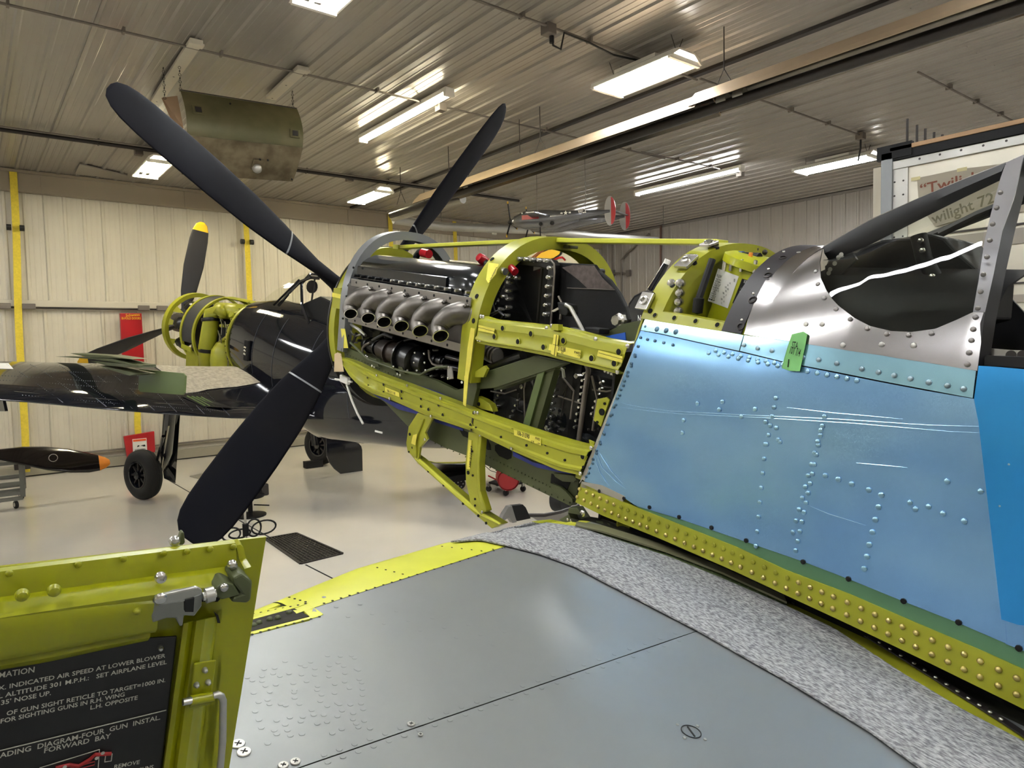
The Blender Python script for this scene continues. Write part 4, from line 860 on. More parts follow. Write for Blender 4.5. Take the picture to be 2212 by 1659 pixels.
# olive primed skin below the film and the riveted attach angle
GRN2 = mat('green primer under film', (92, 134, 98), .35, metal=.2, var=.1, vscale=3)
skin([(1345, 1068), (1465, 1112), (1613, 1163), (1737, 1206), (1836, 1244), (1951, 1291), (2071, 1338), (2230, 1400)], [(1382, 1099), (1465, 1132), (1589, 1181), (1696, 1231), (1836, 1284), (1960, 1338), (2125, 1408), (2240, 1460)], GRN2, 'green_primed_skin', -.003, 60, 4)
skin([(1256, 1040), (1300, 1048), (1350, 1072)], [(1254, 1052), (1300, 1066), (1345, 1084)], ALU2, 'bare_edge', .001, 12, 2)
at_, ab_ = [(1255, 1044), (1300, 1064), (1382, 1099), (1465, 1132), (1589, 1181), (1696, 1231), (1836, 1284), (1960, 1338), (2125, 1408), (2240, 1460)], [(1243, 1085), (1300, 1113), (1424, 1163), (1589, 1235), (1696, 1285), (1836, 1350), (2001, 1429), (2240, 1546)]
aa = skin(at_, ab_, ZINC, 'attach_angle', .001, 70, 4, .006)
A_, B_ = resample(at_, 200), resample(ab_, 200)
pv = None; cnt = 0; gfl = G()
for i in range(200):
    for v, row in ((.3, 0), (.72, 1)):
        q_ = A_[i].lerp(B_[i], v)
    p = Ko(.004)(*(A_[i].lerp(B_[i], .3)))
    if pv is None or (p - pv).length > .0265:
        pv = p; cnt += 1; x_ = A_[i].x
        if x_ > 2212: continue
        m_ = GOLD if (x_ < 1330 or x_ > 1710) else ZINC2
        G().dome(p, nK(p), .0062, .0035 if m_ is GOLD else .0008, 8).build('rivet', m_, aa, smooth=True)
        q2 = A_[i].lerp(B_[i], .72); p2 = Ko(.004)(q2.x, q2.y); G().dome(p2, nK(p2), .0062, .0035, 8).build('rivet', GOLD, aa, smooth=True)
# hidden lower body so that nothing shows through, and the far side
rows = []
for a in [2.64 + .2 * k for k in range(12)]:
    rows.append([M.w(a, l, u) for l, u in ((.40, .2), (.40, -.3), (.38, -.5), (.3, -.62), (-.3, -.62), (-.38, -.5), (-.42, -.3), (-.42, .2))])
G().grid(rows).build('inner_fuselage', MATTEB, AP, smooth=True, solid=.004)
G().prism([M.w(2.5, .38, -.5), M.w(2.5, .38, .1), M.w(2.5, -.38, .1), M.w(2.5, -.38, -.5)], -M.F * .01).build('lower_firewall', MATTEB, AP)
plate([(1290, 862), (1310, 858), (1316, 864), (1298, 922), (1282, 908)], .40, ZINC, 'mount_bracket', .006, bevel=.001); holes([(1300, 890, .010), (1306, 872, .004), (1290, 912, .004)], S(.402), .008, AP)
plate([(1244, 1022), (1262, 1028), (1258, 1038), (1243, 1032)], .40, ZINC, 'small_clip', .006); plate([(1272, 950), (1284, 955), (1280, 975), (1275, 963)], .41, ZINC, 'small_clip', .004)
# ---------------- aluminium cowl around the windshield, black seal arc
oa = [(1590, 714), (1600, 686), (1616, 649), (1637, 606), (1666, 567), (1696, 545), (1740, 532)]
G().grid([[M.w(a, l, u) for l, u in sec_path(a, .215, .215, 50, .002)] for a in (2.885, 2.945)]).build('seal_strip', mat('black seal band', (34, 30, 34), .5), AP, smooth=True, solid=.004)
for q_ in ((1600, 705), (1625, 648), (1658, 595), (1691, 557)):
    p = Ko(.003)(*q_); n = nK(p); G().lathe(p, n, [(.011, -.001), (.011, .002), (.007, .003), (.007, .0)], 12).build('dzus_stud', DKMET, AP, smooth=True)
    for s in (-.019, .019): G().dome(p + M.U * s * .9 + M.L * 0, n, .004, .002, 8).build('seal_rivet', CHROME, AP, smooth=True)
cut = [(1777, 532), (1771, 564), (1773, 601), (1790, 635), (1812, 661), (1846, 687), (1879, 704), (1924, 715), (1969, 717), (2021, 710), (2066, 691), (2104, 674)]
top_ = [(1700, 545), (1740, 533)] + cut + [(2128, 674)]
# lofted in aircraft coordinates: upper edge follows the window cut-out, lower edge the film line
lowr = [(1606, 726), (1640, 729), (1700, 737), (1800, 752), (1900, 767), (2000, 783), (2108, 801)]
rows = []
UPn, LOn = resample([(1622, 668)] + [(1640, 640), (1660, 610), (1690, 575), (1730, 545)] + cut + [(2128, 674)], 110), resample([(1606, 726), (1607, 724), (1612, 720)] + lowr + [(2112, 801)], 110)
def cowl_rows(off):
    out = []
    cutr = resample(cut + [(2128, 674)], 80); lo = resample([(1606, 724)] + lowr[1:] + [(2112, 802)], 80)
    front = resample(oa, 80)
    # strip A: from the seal to the cut-out (fan), strip B: cut-out down to the film
    return out
fr0 = [(1607, 717), (1616, 688), (1631, 649), (1653, 606), (1679, 569), (1709, 547), (1742, 533)]
G().grid(patch([(1742, 533), (1709, 547), (1679, 569), (1653, 606), (1631, 649), (1616, 688), (1607, 722)], [(1777, 534), (1771, 564), (1773, 601), (1784, 625), (1780, 749)], Ko(.003), 50, even(16))).build('windshield_cowl', ALU, AP, smooth='all', solid=.003)
G().grid(patch([(1784, 625), (1797, 645), (1812, 661), (1846, 687), (1879, 704), (1924, 715), (1969, 717), (2021, 710), (2066, 691), (2102, 674), (2128, 674)], [(1779, 749), (1800, 752), (1830, 757), (1870, 763), (1900, 767), (1940, 774), (1980, 780), (2020, 786), (2060, 793), (2090, 798), (2111, 801)], Ko(.003), 70, even(14))).build('windshield_cowl', ALU, AP, smooth='all', solid=.003)
G().grid([[M.w(a, l, u) for l, u in sec_path(a, .30, .0, 40, .002)] for a in (2.945, 2.97, 3.0)]).build('cowl_crown', ALU, AP, smooth=True, solid=.003)
DSCR = mat('dull screw steel', (130, 126, 124), .35, metal=.9)
scr = [(1762, 585), (1766, 613), (1780, 643), (1805, 667), (1836, 689), (1873, 709), (1915, 721), (1963, 724), (2012, 720), (2107, 685), (2102, 711), (2098, 735), (2093, 762), (2089, 787)]
rivets(scr, Ko(.005), .0055, .0015, DSCR, 'countersunk_screw')
rivets([(1725, 545), (1740, 700), (1775, 700), (1904, 744), (1973, 746), (1820, 745)], Ko(.005), .006, .0015, ALU2, 'flush_rivet')
# green tape
tg = G().prism([Ko(.008)(*q_) for q_ in ((1711, 722), (1736, 716), (1744, 722), (1740, 745), (1728, 802), (1706, 801), (1689, 795), (1700, 755))], M.L * .001).build('masking_tape', GTAPE, AP)
tag(tg, 'green painter tape with handwriting', None)
for s, a, b, c in (('STA.', (1710, 752), (1724, 754), .016), ("101 1/4", (1705, 763), (1727, 770), .017)):
    g = G(); write(g, s, Ko(.011)(*a), Ko(.011)(*b), c, M.U); g.build('handwriting', INK, tg)
G().tube([Ko(.010)(1702, 793), Ko(.010)(1704, 776)], .0012, 5).build('pen_line', INK, tg)
# ---------------- windshield
fb = mat('windshield frame black', (14, 13, 15), .45, bump=.03)
outer_, inner_ = [(1778, 534), (1830, 503), (1880, 475), (1980, 430), (2080, 388), (2172, 352)], [(1790, 562), (1860, 538), (1905, 516), (1980, 478), (2080, 428), (2162, 389)]
def WS(l0, l1):
    def f(x, y): t = min(max((x - 1777) / 395, 0), 1); return M.side(x, y, l0 + (l1 - l0) * t)
    return f
G().grid(patch(outer_, inner_, WS(.17, .17), 20, ((0, 0), (.5, .008), (1, 0)), M.L)).build('windshield_frame', fb, AP, smooth=True, solid=.02)
G().grid(patch([(1777, 532), (1880, 473), (2080, 386), (2173, 350)], [(1778, 535), (1880, 477), (2080, 390), (2172, 353)], WS(.165, .165), 16, even(1))).build('frame_edge', ALU, AP, solid=.03)
gl = mat('windshield side glass', (240, 245, 235), .02, trans=1.0)
gm = bpy.data.materials['windshield side glass']; nt = gm.node_tree; bs = nt.nodes['Principled BSDF']; outn = nt.nodes['Material Output']
tr = nt.nodes.new('ShaderNodeBsdfTransparent'); tr.inputs[0].default_value = (.93, .95, .88, 1); gs = nt.nodes.new('ShaderNodeBsdfGlossy'); gs.inputs['Roughness'].default_value = .03
frn = nt.nodes.new('ShaderNodeFresnel'); frn.inputs[0].default_value = 1.5; mxs = nt.nodes.new('ShaderNodeMixShader'); nt.links.new(frn.outputs[0], mxs.inputs[0]); nt.links.new(tr.outputs[0], mxs.inputs[1]); nt.links.new(gs.outputs[0], mxs.inputs[2]); nt.links.new(mxs.outputs[0], outn.inputs[0])
g1 = resample([(1790, 562), (1860, 538), (1905, 516), (1980, 478), (2080, 428), (2162, 389)], 40); g0 = resample([(1772, 575), (1773, 601), (1790, 635), (1812, 661), (1846, 687), (1879, 704), (1924, 715), (1969, 717), (2021, 710), (2066, 691), (2102, 674)], 40)
rows = []
T0 = [WS(.17, .17)(p.x, p.y) for p in g1]; B0 = [Ko(-.004)(p.x, p.y) for p in g0]
for i in range(15):
    v = i / 14; bul = .05 * math.sin(PI * v) * 1.0
    rows.append([a.lerp(b, v) + (M.L * .6 + M.U * .5) * bul * min(1, .3 + j / 20) for j, (a, b) in enumerate(zip(T0, B0))])
G().grid(rows).build('side_glass', gl, AP, smooth='all')
# bow frame: bright outer strip with screws, black inner arch
def bowp(l, u, a): return M.w(a, l, u)
bt = [(2173, 351), (2160, 388), (2141, 459), (2126, 523), (2115, 601), (2102, 674)]; bb = [(2211, 334), (2192, 422), (2165, 497), (2147, 590), (2128, 674)]
TB = [.16, .26, .35, .41, .44, .452]
def bowfn(pts, ls):
    R_ = resample(list(zip([p[0] for p in pts], [p[1] for p in pts])), 30); out = []
    for i, p in enumerate(R_):
        f = i / 29 * (len(ls) - 1); k = min(int(f), len(ls) - 2); out.append(M.side(p.x, p.y, ls[k] + (ls[k + 1] - ls[k]) * (f - k)))
    return out
r0_, r1_ = bowfn(bt, TB), bowfn(bb, [.15, .25, .34, .40, .43, .445])
G().grid([r0_, r1_]).build('bow_strip', mat('bow strip aluminium', (206, 206, 212), .3, metal=.7), AP, smooth='all', solid=.004)
for q_, l in (((2161, 416), .30), ((2153, 449), .35), ((2144, 484), .38), ((2138, 519), .41), ((2132, 555), .43), ((2124, 593), .44), ((2118, 630), .45), ((2112, 666), .455)):
    G().dome(M.side(*q_, l + .003), M.L, .0048, .0012, 10).build('bow_screw', DSCR, AP, smooth=True)
bk0 = bowfn([(2212, 336), (2192, 422), (2165, 497), (2147, 590), (2128, 674), (2112, 795)], [.145, .245, .335, .395, .425, .435]); bk1 = bowfn([(2226, 370), (2212, 420), (2192, 500), (2170, 600), (2152, 690), (2135, 795)], [.12, .22, .31, .37, .40, .41])
G().grid([bk0, bk1]).build('bow_arch', fb, AP, smooth='all', solid=.02)
# far side of the bow and the windshield
mir = lambda p: M.w(M.loc(p)[0], -M.loc(p)[1], M.loc(p)[2])
G().grid([[mir(p) for p in bk0], [mir(p) for p in bk1]]).build('bow_arch', fb, AP, smooth='all', solid=.02)
G().tube([M.w(3.43, l, u) for l, u in ((.16, .645), (.08, .672), (0, .68), (-.08, .672), (-.16, .645))], .016, 10).build('bow_crown', fb, AP, smooth=True)
G().tube([M.w(3.0, -.17, .45), M.w(3.36, -.17, .62)], .012, 8).build('windshield_frame', fb, AP, smooth=True)
G().tube([M.side(2030, 505, -.05), M.side(2110, 465, -.05), M.side(2240, 412, -.05)], .011, 8).build('windshield_brace', fb, AP, smooth=True)
# canopy rail and cockpit behind the bow
rl = [(2113, 789), (2160, 789), (2240, 792)]
G().grid(patch([(2130, 768), (2180, 770), (2240, 772)], [(2113, 789), (2160, 791), (2240, 797)], S(.42), 10, even(1))).build('canopy_rail', fb, AP, solid=.05)
G().grid(patch([(2134, 752), (2180, 756), (2240, 758)], [(2130, 770), (2180, 774), (2240, 778)], S(.395), 10, even(1))).build('cockpit_sill', ALU2, AP, solid=.003)
for x in (2184, 2209): G().disc(M.side(x, 767, .398), M.L, .009, 16).build('sill_hole', DKMET, AP)
G().prism([M.side(*q_, -.25) for q_ in ((2138, 600), (2165, 622), (2212, 672), (2260, 740), (2260, 800), (2110, 800), (2105, 760))], M.L * .01).build('far_cockpit_side', mat('cockpit black', (10, 10, 16), .5), AP)
# instrument shroud under the glass
shp = [(1850, 545), (1868, 532), (1905, 518), (1940, 515), (1975, 513), (1984, 505), (2010, 505), (2040, 514), (2072, 548), (2112, 582), (2116, 610), (2110, 690), (2000, 720), (1850, 700), (1800, 640), (1780, 580), (1790, 556)]
CB = mat('instrument shroud black', (10, 10, 13), .55, bump=.04, spec=.25)
G().prism([M.side(*q_, .10) for q_ in shp], -M.L * .25).build('instrument_shroud', CB, AP, bevel=.02)
G().grid([[M.w(3.0 + .45 * i / 6, l, u + .02 * i / 6) for l, u in ((.12, .40), (.25, .36), (.34, .26), (.37, .1))] for i in range(7)]).build('glare_shield', CB, AP, smooth=True, solid=.004)
G().tube([M.side(*q_, .16) for q_ in ((1984, 508), (1996, 560), (2018, 600), (2036, 640), (2062, 690))], .018, 12).build('panel_bow', CB, AP, smooth=True)
for q_ in ((1988, 520), (1992, 541), (2013, 597), (2021, 630), (2038, 659), (2050, 695)): G().dome(M.side(*q_, .185), M.L, .007, .005, 10).build('panel_screw', CHROME, AP, smooth=True)
for q_ in ((1817, 550), (1811, 556), (1803, 569), (1793, 582), (1790, 590)): G().disc(M.side(*q_, .20), M.L, .006, 12).build('frame_hole', WTEXT, AP)
plate([(1782, 575), (1800, 560), (1840, 545), (1850, 560), (1812, 600), (1796, 610), (1784, 598)], .195, fb, 'frame_gusset', .01)
# ---------------- wing
U0, L0, DH = -.42, .47, math.tan(math.radians(5))
def aLE(l):
    P_ = ((-3, 2.42), (.3, 2.41), (.97, 2.45), (1.255, 2.52), (1.45, 2.60), (1.56, 2.645), (3.2, 2.95))
    for (x0, y0), (x1, y1) in zip(P_, P_[1:]):
        if l <= x1: return y0 + (y1 - y0) * (l - x0) / (x1 - x0)
    return P_[-1][1]
def WU(a, l):
    t = a - aLE(l); base = U0 + DH * (l - L0)
    if t >= .2: return base
    if t <= 0: return base - .085 + t * 5
    return base - .085 + .085 * math.sqrt(max(1 - (1 - t / .2) ** 2, 0))
def fW(off=0.0):
    def f(p): a, l, u = M.loc(p); return u - WU(a, l) - off
    return f
def Wp(off=0.0): return lambda x, y: solve(x, y, fW(off), .3, 5.0, 300)
ls = [.40 + .1 * k for k in range(29)]; tt = [0, .003, .01, .02, .035, .055, .08, .12, .16, .2, .4, .8, 1.3, 1.9]
g = G(); rows = [[M.w(aLE(l) + t, l, WU(aLE(l) + t, l) - .004) for l in ls] for t in tt]
rows = [[M.w(aLE(l) + t, l, U0 + DH * (l - L0) - .085 - .13 * min(1, (t / .3) ** .5)) for l in ls] for t in (1.9, 1.0, .3, .12, .04, .01)] + rows
g.grid(rows).build('wing_core', OLIVE, AP, smooth='all')
wn_ = (M.U * math.cos(math.radians(5)) - M.L * math.sin(math.radians(5))).normalized()
def lw(a_fn0, a_fn1, l0, l1, m, name, off, n=24, k=14, solid=.003):
    """wing skin patch in wing coordinates"""
    rows = []
    for i in range(k + 1):
        r = []
        for j in range(n + 1):
            l = l0 + (l1 - l0) * j / n; a = a_fn0(l) + (a_fn1(l) - a_fn0(l)) * i / k; r.append(M.w(a, l, WU(a, l) + off))
        rows.append(r)
    return G().grid(rows).build(name, m, AP, smooth='all', solid=solid)
def line(p, q_): a0, l0_, _ = M.loc(Wp()(*p)); a1, l1_, _ = M.loc(Wp()(*q_)); return lambda l: a0 + (a1 - a0) * (l - l0_) / (l1_ - l0_)
gly = line((690, 1310), (1095, 1180)); seam = line((700, 1640), (1500, 1365))
lw(lambda l: aLE(l) + .001, lambda l: gly(l) - .002, .45, 1.485, LEMON, 'leading_edge_skin', 0, 40, 24, 0)
lw(lambda l: aLE(l) + .001, lambda l: aLE(l) + .085, 1.49, 3.2, LEMON, 'leading_edge_skin', 0, 24, 16)
slot_b = line((540, 1367), (697, 1328))
lw(lambda l: gly(l) if l < 1.47 else max(gly(l), slot_b(l) + .010), lambda l: seam(l) - .0012, .45, 3.0, GREYW, 'upper_wing_skin', 0, 102, 14, 0)
lw(lambda l: seam(l) + .0012, lambda l: 4.6, .45, 3.0, GREYW, 'upper_wing_skin', 0.0, 60, 20, 0)
lw(lambda l: seam(l) - .004, lambda l: seam(l) + .004, .45, 3.0, DARKHOLE, 'seam_gap', -.003, 30, 1)
# open gun-port slot with primed frame
G().grid([[Wp(o_)(*q_) for q_ in ((430, 1352), (540, 1329), (640, 1306), (697, 1328))] for o_ in (.001, -.002)] ).build('slot_edge', LEMON, AP, solid=.002)
for px in ([(430, 1345), (545, 1322), (640, 1305), (665, 1303), (640, 1312), (545, 1338), (430, 1362)], [(640, 1305), (666, 1304), (698, 1326), (670, 1332)], [(430, 1392), (540, 1365), (670, 1332), (698, 1326), (690, 1331), (540, 1371), (430, 1400)]):
    G().prism([Wp(.001)(*q_) for q_ in px], -wn_ * .004).build('slot_frame', LEMON, AP)
G().prism([Wp(.0005)(*q_) for q_ in ((430, 1362), (545, 1338), (636, 1314), (668, 1331), (540, 1365), (430, 1392))], -wn_ * .002).build('open_slot', mat('slot interior shade', (30, 27, 14), .8), AP)
for q_ in ((560, 1345), (583, 1337), (625, 1322), (548, 1350), (600, 1334)): G().dome(Wp(.001)(*q_), wn_, .006, .004, 8).build('slot_rivet', OLIVE, AP, smooth=True)
for c in (rowpts((1085, 1184), (700, 1303), 22), rowpts((545, 1370), (690, 1332), 9), rowpts((548, 1326), (660, 1304), 8), rowpts((955, 1180), (1040, 1190), 5), rowpts((1040, 1190), (1090, 1183), 3), rowpts((815, 1226), (870, 1240), 4), rowpts((625, 1290), (660, 1300), 4)):
    for q_ in c: G().disc(Wp(.0012)(*q_), wn_, .0028, 8).build('rivet_hole', INK, AP)
# faint flush rivets over the grey skin, joined
g = G(); random.seed(2)
for i in range(9):
    for j in range(13):
        q_ = Vector((530 + i * 28 + j * 3 + random.random() * 14, 1440 + j * 13 - i * 4 + random.random() * 12))
        if random.random() < .25: continue
        if q_.x > 1000: continue
        g.lathe(Wp(.0003)(*q_), wn_, [(.0044, 0), (.0042, .0003), (0, .00035)], 10)
for i in range(24):
    for v in (0, 1): q_ = (700 + i * 33 + v * 8, 1630 - i * 11.4 + v * 16); g.lathe(Wp(.0003)(*q_), wn_, [(.0044, 0), (.0042, .0003), (0, .00035)], 10)
for i in range(16): q_ = (700 + i * 26, 1290 + (i % 3) * 16 + 5 * i); g.lathe(Wp(.0003)(*q_), wn_, [(.0044, 0), (.0042, .0003), (0, .00035)], 10)
tag(g.build('flush_rivets', GREYW, AP, smooth=True), None, None, kind='stuff')
for q_, r_ in (((514, 1607), .0095), ((527, 1624), .0095), ((612, 1653), .007), ((638, 1645), .007), ((888, 1564), .006), ((908, 1587), .004)):
    p = Wp(.001)(*q_); o_ = G().lathe(p, wn_, [(r_, 0), (r_ * .92, .0012), (0, .0014)], 18).build('wing_screw', ALU2, AP, smooth=True)
    x_ = M.F * .6 + M.L * .8; x_.normalize(); y_ = wn_.cross(x_); c_ = p + wn_ * .0015
    G().box(c_, x_ * r_ * .5, y_ * r_ * .09, wn_ * .0003).box(c_, y_ * r_ * .5, x_ * r_ * .09, wn_ * .0003).build('cross_slot', INK, o_)
p = Wp(.001)(1493, 1580); x_ = (M.F + M.L * .2).normalized(); y_ = wn_.cross(x_)
ring = G().lathe(p, wn_, [(.0165, -.0005), (.0165, .0006), (.0152, .0006), (.0152, -.0005)], 28).build('filler_cap', DKMET, AP); G().box(p, (M.F * .9 - M.L * .4) * .012, (M.F * .4 + M.L * .9) * .0012, wn_ * .0006).build('cap_slot', DKMET, ring)
for s in ((.024, 0), (-.024, 0), (0, .024), (0, -.024)): G().dome(p + x_ * s[0] + y_ * s[1], wn_, .003, .0008, 8).build('cap_screw', ALU2, ring)
# wing root: olive channel, lemon strip, dark gap
def wpatch(top, bot, m, name, off, n=50, k=4, solid=.003): return G().grid(patch(top, bot, Wp(off), n, even(k))).build(name, m, AP, smooth='all', solid=solid)
wpatch([(1228, 1108), (1300, 1120), (1424, 1163), (1589, 1235), (1696, 1283), (1836, 1345), (2001, 1425), (2260, 1550)], [(1243, 1140), (1300, 1160), (1444, 1202), (1600, 1262), (1700, 1309), (1836, 1362), (2001, 1455), (2260, 1600)], mat('dark wing root gap', (30, 30, 20), .6), 'root_gap_shade', -.002, 60, 3)  # dark sheet standing in for the shade in the open root gap
OLCH = mat('channel olive grey', (112, 110, 84), .45)
oc = wpatch([(1246, 1126), (1300, 1134), (1424, 1172), (1560, 1224), (1692, 1282)], [(1243, 1134), (1300, 1147), (1440, 1190), (1560, 1236), (1700, 1300)], OLCH, 'fillet_channel', .014, 50, 2, .005)
wpatch([(1243, 1134), (1300, 1147), (1440, 1190), (1560, 1236), (1700, 1300)], [(1243, 1142), (1300, 1156), (1444, 1203), (1560, 1250), (1700, 1312)], OLIVE2, 'channel_flange', .003, 50, 2)
for q_ in rowpts((1260, 1143), (1440, 1195), 10) + rowpts((1460, 1202), (1695, 1304), 13): G().disc(Wp(.0045)(*q_), wn_, .0028, 8).build('flange_rivet', ALU2, AP)
plate([(1228, 1096), (1246, 1096), (1262, 1120), (1246, 1134), (1216, 1130), (1206, 1122), (1226, 1112)], .43, OLIVE, 'root_fitting', .03, bevel=.003)
screws([(1258, 1109)], S(.45), .011, CHROME, AP); screws([(1233, 1124), (1239, 1124), (1226, 1122)], S(.45), .005, CHROME, AP)
wpatch([(1695, 1297), (1801, 1333), (1945, 1420), (2161, 1557), (2260, 1622)], [(1701, 1314), (1801, 1366), (1945, 1462), (2080, 1545), (2260, 1646)], ZINC, 'root_walk_plate', .001, 40, 3)
wpatch([(1151, 1126), (1190, 1122), (1240, 1132)], [(1151, 1130), (1190, 1130), (1240, 1140)], LEMON, 'root_leading_edge', .002, 10, 2)
wpatch([(1712, 1290), (1803, 1324), (1947, 1410), (2163, 1546), (2260, 1610)], [(1710, 1301), (1801, 1333), (1945, 1420), (2161, 1557), (2260, 1622)], DKMET, 'root_seal', .006, 40, 1)
for q_ in rowpts((1740, 1303), (1803, 1330), 4) + rowpts((1830, 1345), (1947, 1415), 6) + rowpts((1975, 1432), (2163, 1552), 9): G().dome(Wp(.009)(*q_), wn_, .0045, .002, 8).build('seal_rivet', CHROME, AP, smooth=True)
# felt mat lying on the wing walk: a thing of its own
FELT = mat('grey felt mat', (188, 188, 188), .95, var=.55, vscale=210, rgb2=(108, 108, 110), bump=.5, bscale=500, stretch=(1, .4, 1), det=8)
fm = G().grid(patch([(1151, 1127), (1243, 1139), (1300, 1158), (1444, 1205), (1560, 1252), (1701, 1313), (1801, 1360), (1945, 1455), (2080, 1537), (2212, 1606), (2330, 1690)], [(974, 1172), (1035, 1167), (1100, 1181), (1169, 1199), (1241, 1225), (1300, 1256), (1506, 1363), (1712, 1480), (1877, 1581), (1984, 1659), (2060, 1712)], Wp(.004), 90, even(16))).build('felt_mat', FELT, None, smooth='all', solid=.004)
tag(fm, 'long strip of grey felt matting laid over the wing root', 'mat')
# the main gear leg far below and the paper tag, cable tie
tt_ = G().prism([M.side(*q_, .385) for q_ in ((723, 765), (729, 761), (737, 764), (743, 803), (722, 803))], M.L * .001).build('paper_tag', mat('manila tag', (196, 176, 142), .8), None); tag(tt_, 'blank manila tag tied to the lower edge of the round nose ring', 'tag')
G().tube([M.side(736, 768, .387), M.side(738, 752, .37)], .001, 5).build('tag_string', DKMET, tt_)
ct = G().tube([M.side(*q_, .34) for q_ in ((745, 812), (750, 835), (760, 865), (772, 893), (784, 915))], .006, 8).build('cable_tie', WHITE, None, smooth=True); tag(ct, 'white cable tie tail hanging below the nose', 'cable tie')
G().box(M.side(745, 820, .34), M.F * .05, M.L * .01, M.U * .02).build('tie_block', WHITE, ct, bevel=.005); G().tube([M.side(724, 819, .34), M.side(760, 825, .34)], .006, 6).build('tie_end', WHITE, ct)
# ---------------- open gun-bay door (stands on the wing, inner face towards us)
DA = 3.14
D = lambda off: (lambda x, y: M.sec(x, y, DA + off))
def dpl(px, off, th, m, name, parent=None, bevel=.002): return G().prism([D(off)(*q_) for q_ in px], M.F * th).build(name, m, parent or dr, bevel=bevel)
def onwing(x):
    y = 1660
    while M.loc(M.sec(x, y, DA))[2] > WU(DA, M.loc(M.sec(x, y, DA))[1]) + .002 and y < 2600: y += 4
    return (x, y)
DB1, DB0 = onwing(474), onwing(-420)
dr = G().prism([D(0)(*q_) for q_ in ((-420, 1273), (575, 1160), (495, 1659), DB1, DB0)], M.F * .004).build('gun_bay_door', ZINC, AP)
# (everything on the door is joined under the door as its own part)
Z3 = mat('chromate green door paint', (140, 142, 6), .34, var=.06, vscale=5)
dr.data.materials[0] = Z3
FD = lambda x, y: D(0)(x, y)
o_ = G().grid(patch([(-420, 1274), (-60, 1233), (100, 1214), (300, 1190), (505, 1166)], [(-420, 1472), (-60, 1412), (100, 1385), (300, 1352), (505, 1320)], FD, 40, ((0, .0), (.02, .006), (.14, .010), (.30, .012), (.36, .030), (.42, .036), (.50, .034)), -M.F)).build('upper_channel', Z3, dr, smooth='all', solid=.002)
G().grid(patch([(-420, 1341), (-60, 1300), (100, 1283), (200, 1275), (328, 1266)], [(-420, 1472), (-60, 1412), (100, 1385), (200, 1365), (324, 1345)], FD, 36, ((0, .033), (.08, .036), (.3, .036), (.8, .034), (.95, .028), (1, .008)), -M.F)).build('upper_channel', Z3, dr, smooth='all', solid=.002)
G().grid(patch([(505, 1166), (514, 1164), (521, 1172)], [(515, 1236), (524, 1232), (528, 1224)], FD, 6, ((0, .0), (.1, .008), (.5, .012), (.6, .03), (1, .03)), -M.F)).build('channel_end', Z3, dr, smooth='all', solid=.002)
G().grid(patch([(-420, 1472), (-60, 1412), (100, 1387), (200, 1367), (320, 1347)], [(-420, 1512), (-60, 1450), (100, 1424), (200, 1402), (315, 1378)], FD, 20, ((0, .008), (.1, .014), (.5, .016), (.9, .010), (1, .004)), -M.F)).build('lower_lip', Z3, dr, smooth='all', solid=.002)
G().grid(patch([(398, 1345), (420, 1338), (440, 1332), (460, 1322), (490, 1312)], [(350, 1700), (378, 1700), (400, 1700), (430, 1700), (455, 1700)], FD, 24, even(8))).build('stiffener_back', Z3, dr, smooth='all', solid=.003)
def vband(x0, x1, y0, y1, prof, name):
    rows = []
    for v in [i / 8 for i in range(9)]:
        r = []
        for f, h in prof:
            xa = x0 + (x1 - x0) * f; y = y0 + (y1 - y0) * v - (f * 16 * (1 - v)); r.append(D(h)(xa - 48 * v, y))
        rows.append(r)
    return G().grid(rows).build(name, Z3, dr, smooth='all', solid=.002)
vband(392, 470, 1348, 1700, ((0, .001), (.06, .016), (.2, .018), (.32, .014), (.42, .022), (.66, .024), (.8, .018), (.9, .016), (1, .001)), 'upright_stiffener')
PLC = mat('black placard', (14, 12, 12), .45)
pl = dpl([(-60, 1460), (0, 1445), (92, 1428), (127, 1424), (140, 1414), (210, 1402), (222, 1392), (300, 1380), (383, 1374), (345, 1700), (-60, 1700)], .010, .003, PLC, 'placard')
def pt(s, a, b, cap):
    cap *= .72
    g = G(); f = D(.0115); write(g, s, f(*a), f(*b), cap, M.U - M.L * .0); g.build('placard_lettering', WTEXT, dr)
sc_ = .83 / FPX
for s, a, b, c in (('MATION', (-3, 1465), (74, 1452), 15), ('X. INDICATED AIR SPEED AT LOWER BLOWER', (-5, 1492), (357, 1420), 12), ('L ALTITUDE 301 M.P.H.:   SET AIRPLANE LEVEL', (-3, 1509), (360, 1434), 12), ("35' NOSE UP.", (2, 1523), (110, 1501), 12), ('OF GUN SIGHT RETICLE TO TARGET=1000 IN.', (14, 1546), (357, 1473), 12), ('FOR SIGHTING GUNS IN R.H. WING', (1, 1563), (269, 1504), 12), ('L.H. OPPOSITE', (195, 1533), (297, 1511), 12), ('ADING  DIAGRAM-FOUR  GUN  INSTAL.', (-1, 1638), (346, 1554), 14), ('FORWARD  BAY', (95, 1627), (239, 1594), 14), ('REMOVE', (246, 1661), (301, 1650), 12), ('GUNS.', (297, 1668), (333, 1660), 12)):
    pt(s, a, b, c * sc_)
f = D(.0115)
for a, b, r_ in (((-10, 1624), (359, 1534), .0006), ((85, 1659), (215, 1619), .0005), ((215, 1619), (212, 1659), .0005)): G().tube([f(*a), f(*b)], r_, 4).build('placard_line', WTEXT, dr)
RD = mat('placard red', (150, 26, 24), .6)
g = G(); g.tube([f(*q_) for q_ in ((120, 1659), (150, 1652), (170, 1655), (195, 1640), (205, 1630), (240, 1628))], .0022, 6); g.tube([f(*q_) for q_ in ((150, 1660), (205, 1645), (204, 1652), (160, 1664))], .0006, 5); g.build('placard_diagram', RD, dr)
